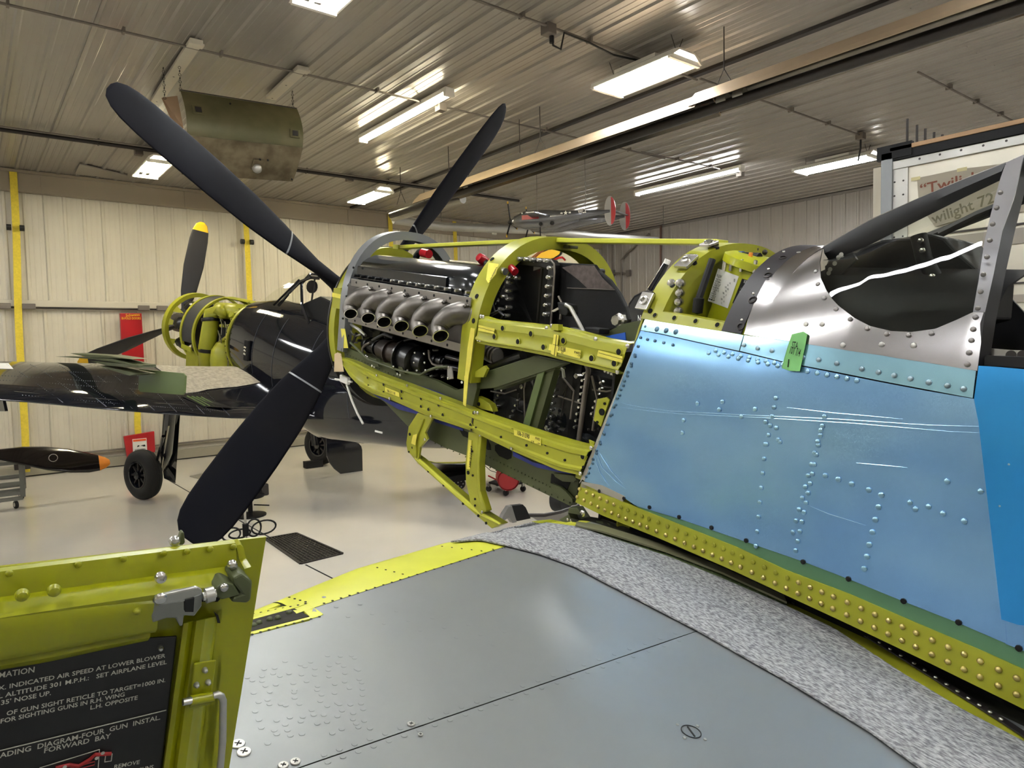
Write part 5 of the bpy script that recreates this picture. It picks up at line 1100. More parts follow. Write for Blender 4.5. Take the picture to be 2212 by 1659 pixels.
for q_ in ((140, 1657), (209, 1638), (222, 1627)): G().disc(D(.0135)(*q_), -M.F, .002).build('diagram_dot', WTEXT, dr)
G().tube([f(*q_) for q_ in ((228, 1632), (226, 1646), (240, 1644), (242, 1628))], .0006, 4).build('placard_line', WTEXT, dr)
def fast(q_, off, r_, m, name='screw'):
    G().lathe(D(off)(*q_), -M.F, [(r_, -.004), (r_, 0), (r_ * .85, .0012), (r_ * .8, .003), (r_ * .4, .0045), (0, .0046)], 16).build(name, m, dr, smooth=True)
fast((348, 1249), .034, .0062, CHROME); fast((503, 1221), .033, .0055, CHROME); fast((347, 1400), .012, .0036, CHROME)
for q_ in ((48, 1287), (117, 1277)): fast(q_, .034, .006, Z3, 'painted_rivet')
for q_ in ((20, 1240), (170, 1220), (268, 1208), (355, 1196), (405, 1192), (455, 1187), (505, 1182)): G().dome(D(.012)(*q_), -M.F, .0035, .0015, 10).build('painted_rivet', Z3, dr, smooth=True)
fast((296, 1320), .036, .004, ZINC2, 'dimple')
ltc = dpl([(332, 1290), (345, 1284), (372, 1276), (425, 1268), (438, 1275), (436, 1310), (420, 1332), (398, 1330), (395, 1352), (388, 1354), (380, 1336), (360, 1336), (330, 1346), (326, 1330)], .036, .03, mat('latch cast metal', (132, 132, 126), .35, metal=.7), 'toggle_latch', bevel=.004)
G().prism([D(.066)(*q_) for q_ in ((334, 1291), (345, 1286), (425, 1268), (438, 1275), (437, 1285), (400, 1300), (350, 1308), (336, 1304))], M.F * .006).build('latch_arm', mat('latch bright metal', (158, 158, 152), .3, metal=.8), dr, bevel=.002)
dpl([(400, 1296), (420, 1292), (418, 1322), (400, 1322)], .0675, .006, DARKHOLE, 'latch_slot', bevel=0)
G().dome(D(.0665)(348, 1294), -M.F, .006, .002, 12).build('latch_pin', CHROME, dr, smooth=True)
G().tube([D(.05)(438, 1289), D(.05)(466, 1281)], .005, 12).build('latch_bolt', CHROME, dr, smooth=True); G().tube([D(.05)(444, 1287), D(.05)(462, 1282)], .0085, 12).build('latch_nut', ALU2, dr, smooth=True)
dpl([(466, 1270), (486, 1258), (505, 1262), (520, 1286), (480, 1296), (466, 1290)], .05, .03, OLIVE, 'latch_fork'); G().dome(D(.051)(485, 1270), -M.F, .005, .002, 12).build('fork_pin', CHROME, dr, smooth=True)
dpl([(503, 1248), (522, 1238), (546, 1256), (543, 1296), (534, 1304), (500, 1302), (505, 1290), (522, 1284), (505, 1262)], .05, .035, OLIVE, 'latch_block', bevel=.003)
dpl([(328, 1270), (440, 1248), (500, 1240), (505, 1262), (470, 1300), (328, 1300)], .004, .002, DARKHOLE, 'latch_recess', bevel=0)  # raised black sheet standing in for the shade of a recess
dpl([(419, 1434), (468, 1426), (457, 1508), (411, 1516)], .028, .003, Z3, 'hinge_bracket')
for q_ in ((443, 1448), (425, 1480), (450, 1474)): fast(q_, .030, .0032, ALU2, 'bracket_rivet')
G().tube([D(.034)(411, 1514), D(.034)(462, 1504)], .006, 12).build('bracket_roll', Z3, dr, smooth=True); dpl([(411, 1520), (458, 1512), (457, 1522), (410, 1533)], .03, .002, Z3, 'bracket_tab')
G().tube([D(.036)(395, 1517), D(.036)(414, 1513)], .0042, 12).build('hinge_pin', CHROME, dr, smooth=True)
G().tube([D(.036)(*q_) for q_ in ((460, 1503), (470, 1500), (478, 1504), (482, 1514), (481, 1600), (472, 1700))], .0042, 12).build('stay_rod', ALU2, dr, smooth=True)
dpl([(462, 1322), (472, 1330), (476, 1346), (470, 1346), (468, 1334)], .008, .002, DARKHOLE, 'slot_cut', bevel=0)
dpl([(384, 1178), (392, 1150), (398, 1150), (400, 1172), (396, 1178)], -.01, .01, OLIVE, 'top_catch'); fast((378, 1170), -.005, .006, CHROME, 'catch_bolt')

# right wing, mirrored, and the landing gear below
g = G(); mr = lambda l: -l
rows = [[M.w(aLE(l) + t, -l, WU(aLE(l) + t, l) - .003) for l in ls] for t in tt] + [[M.w(aLE(l) + t, -l, U0 + DH * (l - L0) - .085 - .13 * min(1, (t / .3) ** .5)) for l in ls] for t in (1.9, 1.0, .3, .12, .04, 0)]
g.grid(rows).build('right_wing', GREYW, AP, smooth='all')
for s_ in (1, -1):
    p = M.w(2.75, s_ * 1.75, -.45); wz = Vector((p.x, p.y - .05, .36))
    G().tube([p, wz + Vector((s_ * .12, 0, .1)), wz + Vector((s_ * .12, 0, 0))], [.07, .055, .05], 12).build('gear_strut', ALU2, AP, smooth=True)
    G().tube([wz + Vector((s_ * .12, 0, 0)), wz], .03, 10).build('axle', DKMET, AP)
    G().lathe(wz, (1, 0, 0), [(.19, -.07), (.22, -.09), (.31, -.09), (.355, -.05), (.36, 0), (.355, .05), (.31, .09), (.22, .09), (.19, .07)], 36).build('tyre', RUBBER, AP, smooth=True)
    G().lathe(wz, (1, 0, 0), [(0, -.06), (.08, -.07), (.1, -.03), (.19, -.06), (.19, .06), (.1, .03), (.08, .07), (0, .06)], 28).build('wheel_rim', ALU2, AP, smooth=True)

G().tube([D(.0)(DB1[0], DB1[1] - 6), D(.0)(DB0[0], DB0[1] - 6)], .006, 10).build('door_hinge', ZINC2, dr, smooth=True)
# fuselage aft of the cockpit bow, outside the frame
st_ = [(3.78, .22, .20, .86, .455), (4.6, .22, .2, .9, .46), (5.4, .24, .22, .78, .38), (6.4, .26, .2, .5, .24), (7.2, .3, .14, .3, .1)]
G().grid([[M.w(a, l * math.copysign(abs(math.cos(t)) ** .5, math.cos(t)), c - b * abs(math.sin(t)) ** .6) for t in [PI * k / 24 for k in range(25)]] for a, c, r_, b, l in st_]).build('rear_fuselage', ALU2, AP, smooth=True, solid=.004)
G().grid([[M.w(a, l * math.cos(t), c + r_ * math.sin(t) * (0 if a < 4.5 else 1)) for t in [PI * k / 16 for k in range(17)]] for a, c, r_, b, l in st_[1:]]).build('rear_deck', ALU2, AP, smooth=True, solid=.004)
G().prism([M.w(a, .03, u) for a, u in ((6.3, .4), (6.8, 1.25), (7.2, 1.3), (7.5, 1.1), (7.5, .1), (7.1, .1))], -M.L * .06).build('tail_fin', ALU2, AP, bevel=.02)
G().prism([M.w(a, l, .42) for a, l in ((6.4, .1), (6.6, 1.7), (7.1, 1.7), (7.2, .1), (7.2, -.1), (7.1, -1.7), (6.6, -1.7), (6.4, -.1))], M.U * .05).build('tailplane', ALU2, AP, bevel=.015)
# ================================================================ THE NAVY FIGHTER BEHIND
NV = thing('navy_fighter', (3.57, 11.95, 0), 'gloss navy blue fighter with its engine cowling open, standing behind the propeller', 'airplane')
NS = lambda l: (lambda x, y: N.side(x, y, l))
NX = lambda a: (lambda x, y: N.sec(x, y, a))
CU = .82
def nsec(a, cu, ru_t, ru_b, rl, t0, t1, n): return [N.w(a, rl * math.cos(t), cu + (ru_t if math.sin(t) > 0 else ru_b) * math.sin(t)) for t in [t0 + (t1 - t0) * k / n for k in range(n + 1)]]
def nring(a0, a1, r, m, name, cu=CU, inn=.05, t0=0, t1=2 * PI, n=48, par=None):
    rows = [nsec(a, cu, r + d, r + d, r + d, t0, t1, n) for a, d in ((a0, -inn), (a0, 0), (a1, 0), (a1, -inn))]
    return G().grid(rows).build(name, m, par or NV, smooth=True, solid=.006)
# fuselage body: lofted sections aft of the firewall
st = [(.55, .86, .64, .66, .60), (1.0, .80, .78, .80, .64), (1.6, .72, .86, .92, .66), (2.3, .62, .90, .98, .66), (3.0, .60, .84, .86, .62), (4.0, .66, .66, .76, .52), (5.0, .74, .50, .60, .40), (6.0, .82, .36, .44, .28), (7.2, .92, .2, .26, .14)]
rows = [nsec(a, c, t, b, l, -PI / 2, 1.5 * PI, 48) for a, c, t, b, l in st]
def smooth_rows(rows, k=3):
    out = []
    for i in range(len(rows) - 1):
        for s in range(k):
            f = s / k; f = f * f * (3 - 2 * f) * .3 + f * .7; out.append([a.lerp(b, f) for a, b in zip(rows[i], rows[i + 1])])
    out.append(rows[-1]); return out
G().grid(smooth_rows(rows)).build('fuselage', NAVY, NV, smooth='all')
G().prism(rows[0][:-1], N.F * .01).build('firewall', ZINC2, NV)
nring(.53, .57, .63, ZINC, 'firewall_ring', cu=.86, inn=.05)
for k in range(16): t = -.6 + k * .16; G().disc(N.w(.548, .635 * math.cos(t), .86 + .675 * math.sin(t)) + N.L * .004, N.L * math.cos(t) + N.U * math.sin(t), .012).build('ring_hole', DARKHOLE, NV)
# panel lines as fine raised seams
SEAM = mat('panel seam', (70, 72, 80), .4)
for a_ in (1.25, 1.75, 2.5, 3.3):
    for (a0, c0, t0, b0, l0), (a1, c1, t1, b1, l1) in zip(st, st[1:]):
        if a0 <= a_ <= a1:
            f = (a_ - a0) / (a1 - a0); f = f; g_ = lambda x, y: x + (y - x) * f
            P = nsec(a_, g_(c0, c1), g_(t0, t1) + .004, g_(b0, b1) + .004, g_(l0, l1) + .004, -.5, .9, 20); G().tube(P, .003, 4).build('panel_seam', SEAM, NV)
for q0, q1 in (((520, 690), (700, 760)), ((560, 730), (690, 790))): pass
# radial engine, cowl rings, ducts
nring(-1.35, -1.25, .60, ZINC, 'cowl_front_ring', inn=.07); nring(-1.38, -1.34, .585, NAVY, 'cowl_lip', inn=.03)
nring(-.75, -.70, .63, ZINC, 'cowl_frame', inn=.035); nring(-.38, -.33, .64, ZINC, 'cowl_frame', inn=.035)
G().grid([nsec(a, CU, .615, .615, .615, -.25, PI * .62, 26) for a in (-.70, -.40)]).build('baffle_band', mat('dark baffle grey', (48, 48, 50), .6), NV, smooth=True, solid=.006)
G().grid([nsec(a, CU, .65, .65, .65, 1.35, 2.3, 20) for a in (-.33, .0, .3, .5)]).build('cowl_crown_strip', ZINC, NV, smooth=True, solid=.006)
G().lathe(N.w(-1.0, 0, CU), N.F, [(0, .45), (.14, .42), (.17, .3), (.22, .2), (.30, .15), (.34, 0), (.34, -.2), (0, -.3)], 28).build('crankcase', DKMET, NV, smooth=True)
for k in range(9):
    t = 2 * PI * k / 9 + .2; d = N.L * math.cos(t) + N.U * math.sin(t); g = G(); o0 = N.w(-1.0, 0, CU)
    pr = []
    for j in range(9): h = .26 + j * .032; pr += [(.085, h), (.105, h + .006), (.105, h + .014), (.085, h + .02)]
    pr += [(.07, .55), (0, .56)]; g.lathe(o0, d, pr, 14); g.build('engine_cylinder', BLACK, NV, smooth=True)
    G().tube([o0 + d * .5 + N.F * .12, o0 + d * .3 + N.F * .22, o0 + d * .2 + N.F * .2], .012, 6).build('push_rod_tube', CHROME, NV, smooth=True)
    G().box(o0 + d * .52 + N.F * .06, d * .03, N.F * .05, N.F.cross(d) * .05).build('rocker_box', BLACK, NV, bevel=.01)
# big yellow-green ducts behind the engine
G().tube([N.w(.15, .50, 1.22), N.w(.12, .44, 1.28), N.w(-.12, .46, 1.2), N.w(-.1, .50, .9), N.w(-.12, .52, .62), N.w(-.12, .50, .35)], [.1, .11, .125, .13, .13, .12], 18).build('intake_duct', ZINC, NV, smooth='all')
G().tube([N.w(-.1, .36, 1.26), N.w(.2, .30, 1.28), N.w(.5, .26, 1.3)], .13, 16).build('upper_duct', ZINC, NV, smooth='all')
G().lathe(N.w(.22, .40, .22), N.U, [(.2, 0), (.23, .25), (.22, .42), (.15, .55), (0, .6)], 22).build('oil_cooler_duct', ZINC, NV, smooth='all')
G().lathe(N.w(-.11, .51, .60), N.U, [(.138, -.03), (.142, 0), (.138, .03)], 20).build('duct_clamp', BLACK, NV, smooth=True); G().lathe(N.w(-.12, .48, 1.10), N.U * .8 + N.F * .2, [(.138, -.03), (.146, 0), (.138, .03)], 20).build('duct_clamp', BLACK, NV, smooth=True)
for a, b in (((.05, .45, .72), (.52, .50, .98)), ((.2, .5, 1.05), (.52, .46, 1.08)), ((.1, .35, .65), (.52, .4, .5))): G().tube([N.w(*a), N.w(*b)], .03, 10).build('mount_tube', ZINC, NV, smooth=True)
G().lathe(N.w(.46, .42, 1.22), N.U * .5 + N.L, [(.09, -.1), (.1, .02), (.05, .06), (.05, .1), (0, .1)], 16).build('oil_tank_neck', ZINC, NV, smooth=True)
G().lathe(N.w(.0, 0, CU), N.F, [(0, -.5), (.4, -.5), (.42, -.1), (.42, .45), (0, .5)], 24).build('accessory_case', MATTEB, NV, smooth=True)
random.seed(4)
for k in range(14): a = .1 + random.random() * .35; u = .6 + random.random() * .6; G().tube([N.w(a, .5, u), N.w(a + .1, .53, u - .08), N.w(a + .05, .5, u - .25)], .007, 6).build('hose', random.choice([BLACK, GREYP, CHROME]), NV, smooth=True)
G().prism([N.w(a, .6, u) for a, u in ((-.7, .55), (-.4, .52), (-.42, .60), (-.7, .62))], N.L * .02).build('baffle_end', ZINC, NV, bevel=.003)
G().prism([N.w(a, .5, u) for a, u in ((-.7, .2), (-.35, .1), (-.33, .5), (-.7, .54))], N.L * .02).build('lower_baffle', ZINC2, NV)
for s in (-.6, .05, .5): G().prism([N.w(-1.27, .56 * math.cos(s), CU + .56 * math.sin(s)), N.w(-1.27, .56 * math.cos(s + .25), CU + .56 * math.sin(s + .25)), N.w(-1.1, .44 * math.cos(s + .12), CU + .44 * math.sin(s + .12))], N.F * .01).build('cowl_gusset', ZINC, NV)
# three-blade propeller
NPROP = mat('fighter blade black', (34, 32, 36), .5)
def nblade(th, R=1.95, tip=True):
    O = N.w(-1.75, 0, CU); r_ = N.L * -math.cos(th) + N.U * math.sin(th); t_ = N.L * math.sin(th) + N.U * math.cos(th); rows = []; n = 12
    for r, c, tk, be in [(.1, .12, .1, 70), (.3, .15, .08, 55), (.6, .26, .04, 42), (1.1, .33, .025, 32), (1.6, .31, .016, 26), (1.78, .27, .012, 25), (1.9, .19, .008, 24), (1.95, .06, .004, 24)]:
        b = math.radians(be); cdv = t_ * math.cos(b) + N.F * math.sin(b); nd = r_.cross(cdv).normalized()
        rows.append([O + r_ * (r * R / 1.95) + cdv * (c / 2 * math.cos(2 * PI * k / n)) + nd * (tk / 2 * math.sin(2 * PI * k / n)) for k in range(n)])
    g = G().grid(rows[:6], close=True); o = g.build('propeller_blade', NPROP, NV, smooth='all')
    g = G().grid(rows[5:], close=True); k0 = len(g.v); g.f.append(tuple(k0 - n + i for i in range(n))); g.build('yellow_tip', TIPY, o, smooth='all')
ptip = N.sec(437, 480, -1.75); v_ = ptip - N.w(-1.75, 0, CU); th0 = math.atan2(v_.dot(N.U), -v_.dot(N.L)); RR = v_.length
for k in range(3): nblade(th0 + k * 2 * PI / 3, RR)
G().lathe(N.w(-1.85, 0, CU), N.F, [(.17, -.3), (.17, .05), (.12, .15), (.1, .3), (0, .36)], 20).build('propeller_hub', DKMET, NV, smooth=True)
# cockpit windshield and interior
G().prism([NS(.3)(*q_) for q_ in ((640, 690), (655, 655), (690, 640), (712, 650), (735, 690), (720, 712))], -N.L * .6).build('cockpit_opening', MATTEB, NV, bevel=.02)
for s in (.33, -.33): G().tube([NS(s)(*q_) for q_ in ((602, 660), (625, 632), (650, 608), (672, 599))], .022, 8).build('windshield_frame', NAVY, NV, smooth=True)
def nar(q0, l): return NS(l)(*q0)
G().tube([N.w(2.15, .38, 1.35), N.w(1.95, .36, 1.6), N.w(1.8, .28, 1.9), N.w(1.78, .12, 2.05), N.w(1.78, -.12, 2.05), N.w(1.8, -.28, 1.9), N.w(1.95, -.36, 1.6), N.w(2.1, -.38, 1.4)], .022, 8).build('canopy_bow', NAVY, NV, smooth=True)
G().tube([N.w(1.3, .36, 1.52), N.w(1.72, .26, 1.95)], .016, 8).build('quarter_post', NAVY, NV, smooth=True)
G().grid([[N.w(.95, .38, 1.5), N.w(1.35, .38, 1.5), N.w(1.95, .37, 1.58)], [N.w(1.2, .30, 1.72), N.w(1.5, .28, 1.85), N.w(1.85, .28, 1.88)], [N.w(1.5, .12, 1.98), N.w(1.65, .12, 2.03), N.w(1.78, .12, 2.05)]]).build('windshield_glass', gl, NV, smooth='all')
G().lathe(N.w(1.7, 0, 1.86), N.F, [(.1, -.01), (.1, .01), (0, .012)], 14).build('gun_sight', DKMET, NV); G().tube([N.w(1.7, 0, 1.5), N.w(1.75, 0, 2.0)], .015, 8).build('sight_post', DKMET, NV); G().box(N.w(1.74, 0, 2.0), N.F * .02, N.L * .09, N.U * .025).build('rear_mirror', DKMET, NV, bevel=.01)
# left wing through measured leading and trailing edge points
def wsp(l, le, te):
    A, B = NS(l)(*le), NS(l)(*te); d = B - A; c = d.length; up_ = N.U; rows = []
    pr = [(0, 0), (.01, .03), (.04, .06), (.1, .085), (.25, .10), (.45, .09), (.7, .055), (1, 0.006)]; lo = [(1, -.006), (.6, -.05), (.3, -.09), (.1, -.085), (.03, -.05), (0, 0)]
    return [A + d * x - N.U * .05 * (1 - x) + up_ * (y * c * .55) for x, y in pr + lo]
secs = [wsp(.4, (545, 800), (720, 906)), wsp(.75, (498, 790), (655, 905)), wsp(1.6, (372, 788), (500, 903)), wsp(2.5, (238, 782), (372, 895)), wsp(3.2, (92, 781), (253, 886)), wsp(4.0, (-100, 779), (60, 868)), wsp(5.2, (-480, 770), (-290, 845))]
G().grid(secs).build('wing', NAVY, NV, smooth='all')
def wtop(i, f, x, lift=.004):
    """point on the wing top between span stations"""
    A, B = secs[i], secs[i + 1]; xs = [0, .01, .04, .1, .25, .45, .7, 1]
    for k in range(7):
        if x <= xs[k + 1]: t = (x - xs[k]) / (xs[k + 1] - xs[k]); break
    return A[k].lerp(A[k + 1], t).lerp(B[k].lerp(B[k + 1], t), f) + N.U * lift
g = G()
for i, f in ((2, .0), (2, .3), (2, .6), (2, .9), (3, .3), (3, .6), (3, .95), (4, .3), (4, .6)):
    for k in range(34): g.dome(wtop(i, f, .2 + k * .022), N.U, .005, .003, 5)
for x in (.35, .52, .62, .9):
    for i in (2, 3, 4):
        for k in range(30): g.dome(wtop(i, k / 30, x), N.U, .005, .003, 5)
tag(g.build('wing_rivets', mat('dusty rivet', (120, 122, 124), .4, metal=.5), NV), None, None, kind='stuff')
for i, f in ((1, .5), (2, .0), (2, .45), (2, .9), (3, .3), (3, .7), (4, .1), (4, .6)):
    G().tube([wtop(i, f, .84), wtop(i, f, .97)], .006, 5).build('flap_rib', SEAM, NV)
G().grid([[wtop(i, f, .83, .002), wtop(i, f, .845, .006)] for i, f in ((1, 0), (1, .5), (2, 0), (2, .5), (3, 0), (3, .5), (4, 0), (4, .5), (4, 1))]).build('flap_hinge_line', DKMET, NV, solid=.004)
# fabric cover on the wing root, a thing of its own
cv = G().grid([[wtop(i_, f_, x0_ + (x1_ - x0_) * j / 12, .012) for j in range(13)] for i_, f_, x0_, x1_ in ((0, .98, .0, .42), (1, .2, .01, .46), (1, .45, .02, .5), (1, .7, .03, .52), (1, .95, .03, .55), (2, .15, .04, .6), (2, .4, .05, .64))]).build('felt_mat', mat('pale felt', (184, 176, 160), .95, var=.3, vscale=20, bump=.3, bscale=120), None, smooth='all', solid=.006)
tag(cv, 'pale felt mat laid over the navy fighter wing beside the fuselage', 'mat')
gd = G().prism([NS(2.75)(*q_) for q_ in ((304, 797), (398, 806), (404, 812), (402, 848), (398, 853), (306, 846), (302, 840))], N.L * .02).build('gun_bay_cover', OLIVE2, NV, bevel=.004); tag(gd, 'raised olive cover plate', None)
G().prism([wtop(2, .55, .70, .01), wtop(2, .1, .72, .01), wtop(1, .85, .86, .01), wtop(2, .35, .86, .01)], N.U * .004).build('open_bay', MATTEB, NV)
for f in (.1, .3, .5, .7): G().tube([wtop(2, .5 - f * .4, .705, .02), wtop(2, .35 - f * .4, .855, .02)], .012, 6).build('bay_rib', OLIVE2, NV)
for c, z_ in ((((118, 770), (240, 775), (300, 790), (200, 776)), .05), (((150, 763), (230, 768), (285, 776), (190, 772)), .1), (((195, 780), (298, 788), (300, 795), (230, 790)), .03), (((215, 790), (300, 808), (280, 812), (240, 800)), .01)):
    G().prism([NS(3.0)(*q_) for q_ in c], -N.L * .2).build('open_panel', OLIVE, NV, bevel=.004)
wt = G().prism([wtop(4, .9, .25, .006), wtop(4, .55, .2, .006), wtop(4, .62, .36, .006), wtop(4, .9, .38, .006)], N.U * .003).build('white_marking', WHITE, NV)
G().prism([NS(3.9)(*q_) for q_ in ((-30, 830), (6, 832), (14, 870), (18, 888), (-30, 888))], N.L * .03).build('flap_guide', NAVY, NV, bevel=.004)
# landing gear
def wheel(c, ax, r=.40, w_=.2):
    c = Vector(c); ax = Vector(ax).normalized()
    G().lathe(c, ax, [(r * .55, -w_ * .42), (r * .62, -w_ * .5), (r * .85, -w_ * .5), (r * .96, -w_ * .36), (r, -w_ * .14), (r * .985, -w_ * .12), (r, -w_ * .08), (r, w_ * .08), (r * .985, w_ * .12), (r, w_ * .14), (r * .96, w_ * .36), (r * .85, w_ * .5), (r * .62, w_ * .5), (r * .55, w_ * .42)], 40).build('tyre', RUBBER, NV, smooth=True)
    hub = G().lathe(c, ax, [(r * .56, -w_ * .3), (r * .56, w_ * .46), (r * .5, w_ * .46), (r * .46, w_ * .2), (r * .2, w_ * .16), (r * .16, w_ * .5), (0, w_ * .52)], 32).build('wheel_rim', NAVY, NV, smooth=True)
    a = ax.orthogonal().normalized(); b = ax.cross(a)
    for k in range(8): t = 2 * PI * k / 8; d = a * math.cos(t) + b * math.sin(t); G().box(c + ax * w_ * .26 + d * r * .33, d * r * .15, ax.cross(d) * r * .035, ax * w_ * .08).build('wheel_spoke', DKMET, hub, bevel=.004)
R0 = .375; cw = onz(312, 1078, 0); wc = Vector((cw.x, cw.y, R0)); axw = Vector((-0.93, -.36, .0))
wheel(wc, axw, R0, .22)
top_ = NS(1.75)(372, 905); bot = wc + Vector((.30, .1, .0))
G().tube([top_ + Vector((0, 0, .3)), top_.lerp(bot, .6), bot + Vector((0, 0, .05))], [.09, .085, .06], 14).build('gear_strut', NAVY, NV, smooth=True)
G().tube([bot + Vector((0, 0, .06)), wc], .045, 12).build('axle', DKMET, NV, smooth=True)
G().prism([onz(0, 0, 0) * 0 + p for p in (top_ + Vector((.12, 0, .2)), top_ + Vector((-.08, 0, .2)), bot + Vector((-.02, 0, .1)), bot + Vector((0, 0, -.12)), bot + Vector((.16, .0, -.22)), bot + Vector((.14, 0, .2)))], Vector((.02, .06, 0))).build('gear_door', NAVY, NV, bevel=.006)
G().tube([top_.lerp(bot, .3) + Vector((-.08, 0, 0)), top_.lerp(bot, .75) + Vector((-.12, -.05, 0)), wc + Vector((.14, 0, .3))], .025, 8).build('scissor_link', NAVY, NV, smooth=True)
G().tube([top_.lerp(bot, .1) + Vector((-.05, -.08, 0)), top_.lerp(bot, .9) + Vector((-.05, -.08, 0))], .012, 6).build('brake_line', CHROME, NV, smooth=True)
cw2 = onz(695, 1003, 0); wc2 = Vector((cw2.x, cw2.y, .375)); wheel(wc2, (-0.93, -.36, 0), .375, .22)
G().tube([wc2 + Vector((-.1, .1, .9)), wc2 + Vector((-.1, 0, 0))], .08, 12).build('gear_strut', NAVY, NV, smooth=True)
g = G(); pd = [(704, 935), (776, 958), (781, 964), (783, 972), (784, 1018), (782, 1026), (777, 1032), (768, 1034), (752, 1031), (736, 1024), (722, 1013), (712, 1000), (706, 985)]
yy = wc2.y - 1.2
G().prism([ony(*q_, yy) for q_ in pd], (0, .03, 0)).build('gear_door', NAVY, NV, bevel=.01)
G().box(wc2 + Vector((-.25, -.2, -.31)), (.16, 0, 0), (0, .08, 0), (0, 0, .06)).build('wheel_chock_stub', MATTEB, NV)
# tail fin seen past the engine
fin = [(1352, 700), (1350, 680), (1356, 655), (1368, 638), (1386, 629), (1410, 626), (1440, 628), (1470, 660), (1480, 720), (1360, 720)]
G().prism([NS(.05)(*q_) for q_ in fin], -N.L * .10).build('tail_fin', NAVY, NV, bevel=.03)
g = G(); write(g, 'NAVY', NS(.06)(1378, 696), NS(.06)(1404, 695), .075, N.U, 0); g.build('lettering', WHITE, NV)
G().tube([NS(0)(1407, 628), NS(0)(1440, 568)], [.055, .03], 10).build('antenna_mast', NAVY, NV, smooth=True); G().tube([NS(0)(1439, 570), NS(0)(1443, 561)], .034, 10).build('mast_tip', WHITE, NV, smooth=True)
# small stencils on the flank
for q0, q1 in (((810, 931), (826, 935)), ((520, 873), (536, 876)), ((525, 861), (534, 862))):
    P, Q = NS(.72)(*q0), NS(.72)(*q1); G().box((P + Q) / 2, (Q - P) / 2, N.L * .003, N.U * .012).build('stencil', WHITE, NV)
# exhaust slots panel
p = NS(.66)(533, 757); G().box(p, N.F * .06, N.L * .02, N.U * .16).build('exhaust_outlet', MATTEB, NV, bevel=.02)
for k in range(3): G().tube([p + N.L * .03 + N.U * (.05 - k * .05) + N.F * .02, p + N.L * .03 + N.U * (.04 - k * .05) - N.F * .03], .014, 8).build('exhaust_pipe', CHROME, NV)

# ================================================================ FLOOR THINGS
# cart with a spare propeller at the left edge
yc = 12.1
def cy(px, py, y=yc): return ony(px, py, y)
t = thing('parts_cart', onz(0, 1090, 0), 'grey steel cart on casters at the left edge, carrying the spare propeller', 'cart')
def beam(p, q_, w_, m=CARTG, name='cart_bar', par=None): 
    p, q_ = Vector(p), Vector(q_); d = (q_ - p); x = d.normalized(); s = x.cross(Vector((0, 0, 1))); s = s.normalized() if s.length > .01 else Vector((1, 0, 0)); v = x.cross(s)
    return G().box((p + q_) / 2, d / 2, s * w_ / 2, v * w_ / 2).build(name, m, par or t, bevel=.003)
for y_, xo in ((yc, 0), (yc + .75, .05)):
    A = cy(45, 998, y_ if xo == 0 else yc); A = Vector((cy(45, 998).x + xo, y_, cy(45, 998).z)); B = Vector((A.x, y_, .16)); beam(A, B, .06, name='cart_leg')
    for z in (A.z, A.z - .3, A.z - .52, .22): beam((A.x, y_, z), (A.x - 1.3, y_, z), .05)
for z in (.75, .2): beam((cy(45, 998).x, yc, z), (cy(45, 998).x + .05, yc + .75, z), .05)
for c in (onz(35, 1098, 0), onz(35, 1098, 0) + Vector((.1, .7, 0))):
    w_ = G().lathe((c.x, c.y, .055), (1, .3, 0), [(0, -.02), (.05, -.02), (.055, -.012), (.055, .012), (.05, .02), (0, .02)], 20).build('caster_wheel', RUBBER, t, smooth=True)
    G().lathe((c.x, c.y, .055), (1, .3, 0), [(0, -.022), (.03, -.022), (.03, .022), (0, .022)], 16).build('caster_hub', ALU2, w_, smooth=True); G().box((c.x, c.y, .12), (.02, 0, 0), (0, .02, 0), (0, 0, .04)).build('caster_fork', CARTG, t)
t = thing('spare_propeller', cy(-60, 985), 'gloss black propeller blade with an orange tip lying on the left cart', 'propeller')
pts = [(-60, 1002, 34), (0, 982, 24), (50, 985, 40), (100, 990, 50), (150, 995, 50), (190, 999, 42), (214, 1000, 32), (228, 999, 22), (237, 998, 10)]
rows = []
for x, y, h in pts:
    c = cy(x, y); hh = (cy(x, y - h / 2) - cy(x, y + h / 2)).length / 2; tw_ = 1.1 - x / 240 * .7; rows.append([c + Vector((0, hh * math.cos(k * PI / 7) * math.sin(tw_), hh * math.cos(k * PI / 7) * math.cos(tw_ * .4))) + Vector((0, .03 * math.sin(k * PI / 7), .0)) for k in range(14)])
GB = mat('gloss black blade', (20, 14, 14), .12, coat=.6)
G().grid(rows[:7], close=True).build('blade', GB, t, smooth='all'); gg = G().grid([[p.copy() for p in r] for r in rows[6:]], close=True); gg.build('orange_tip', ORANGE, t, smooth='all')
G().lathe(cy(-80, 990), (1, 0, 0), [(.12, -.1), (.12, .1), (.06, .2)], 16).build('hub', GB, t, smooth=True)
c = cy(114, 988) + Vector((0, -.06, 0)); G().lathe(c, (0, -1, .25), [(.055, 0), (.058, .004), (.05, .006)], 24).build('oval_decal', ALU2, t)
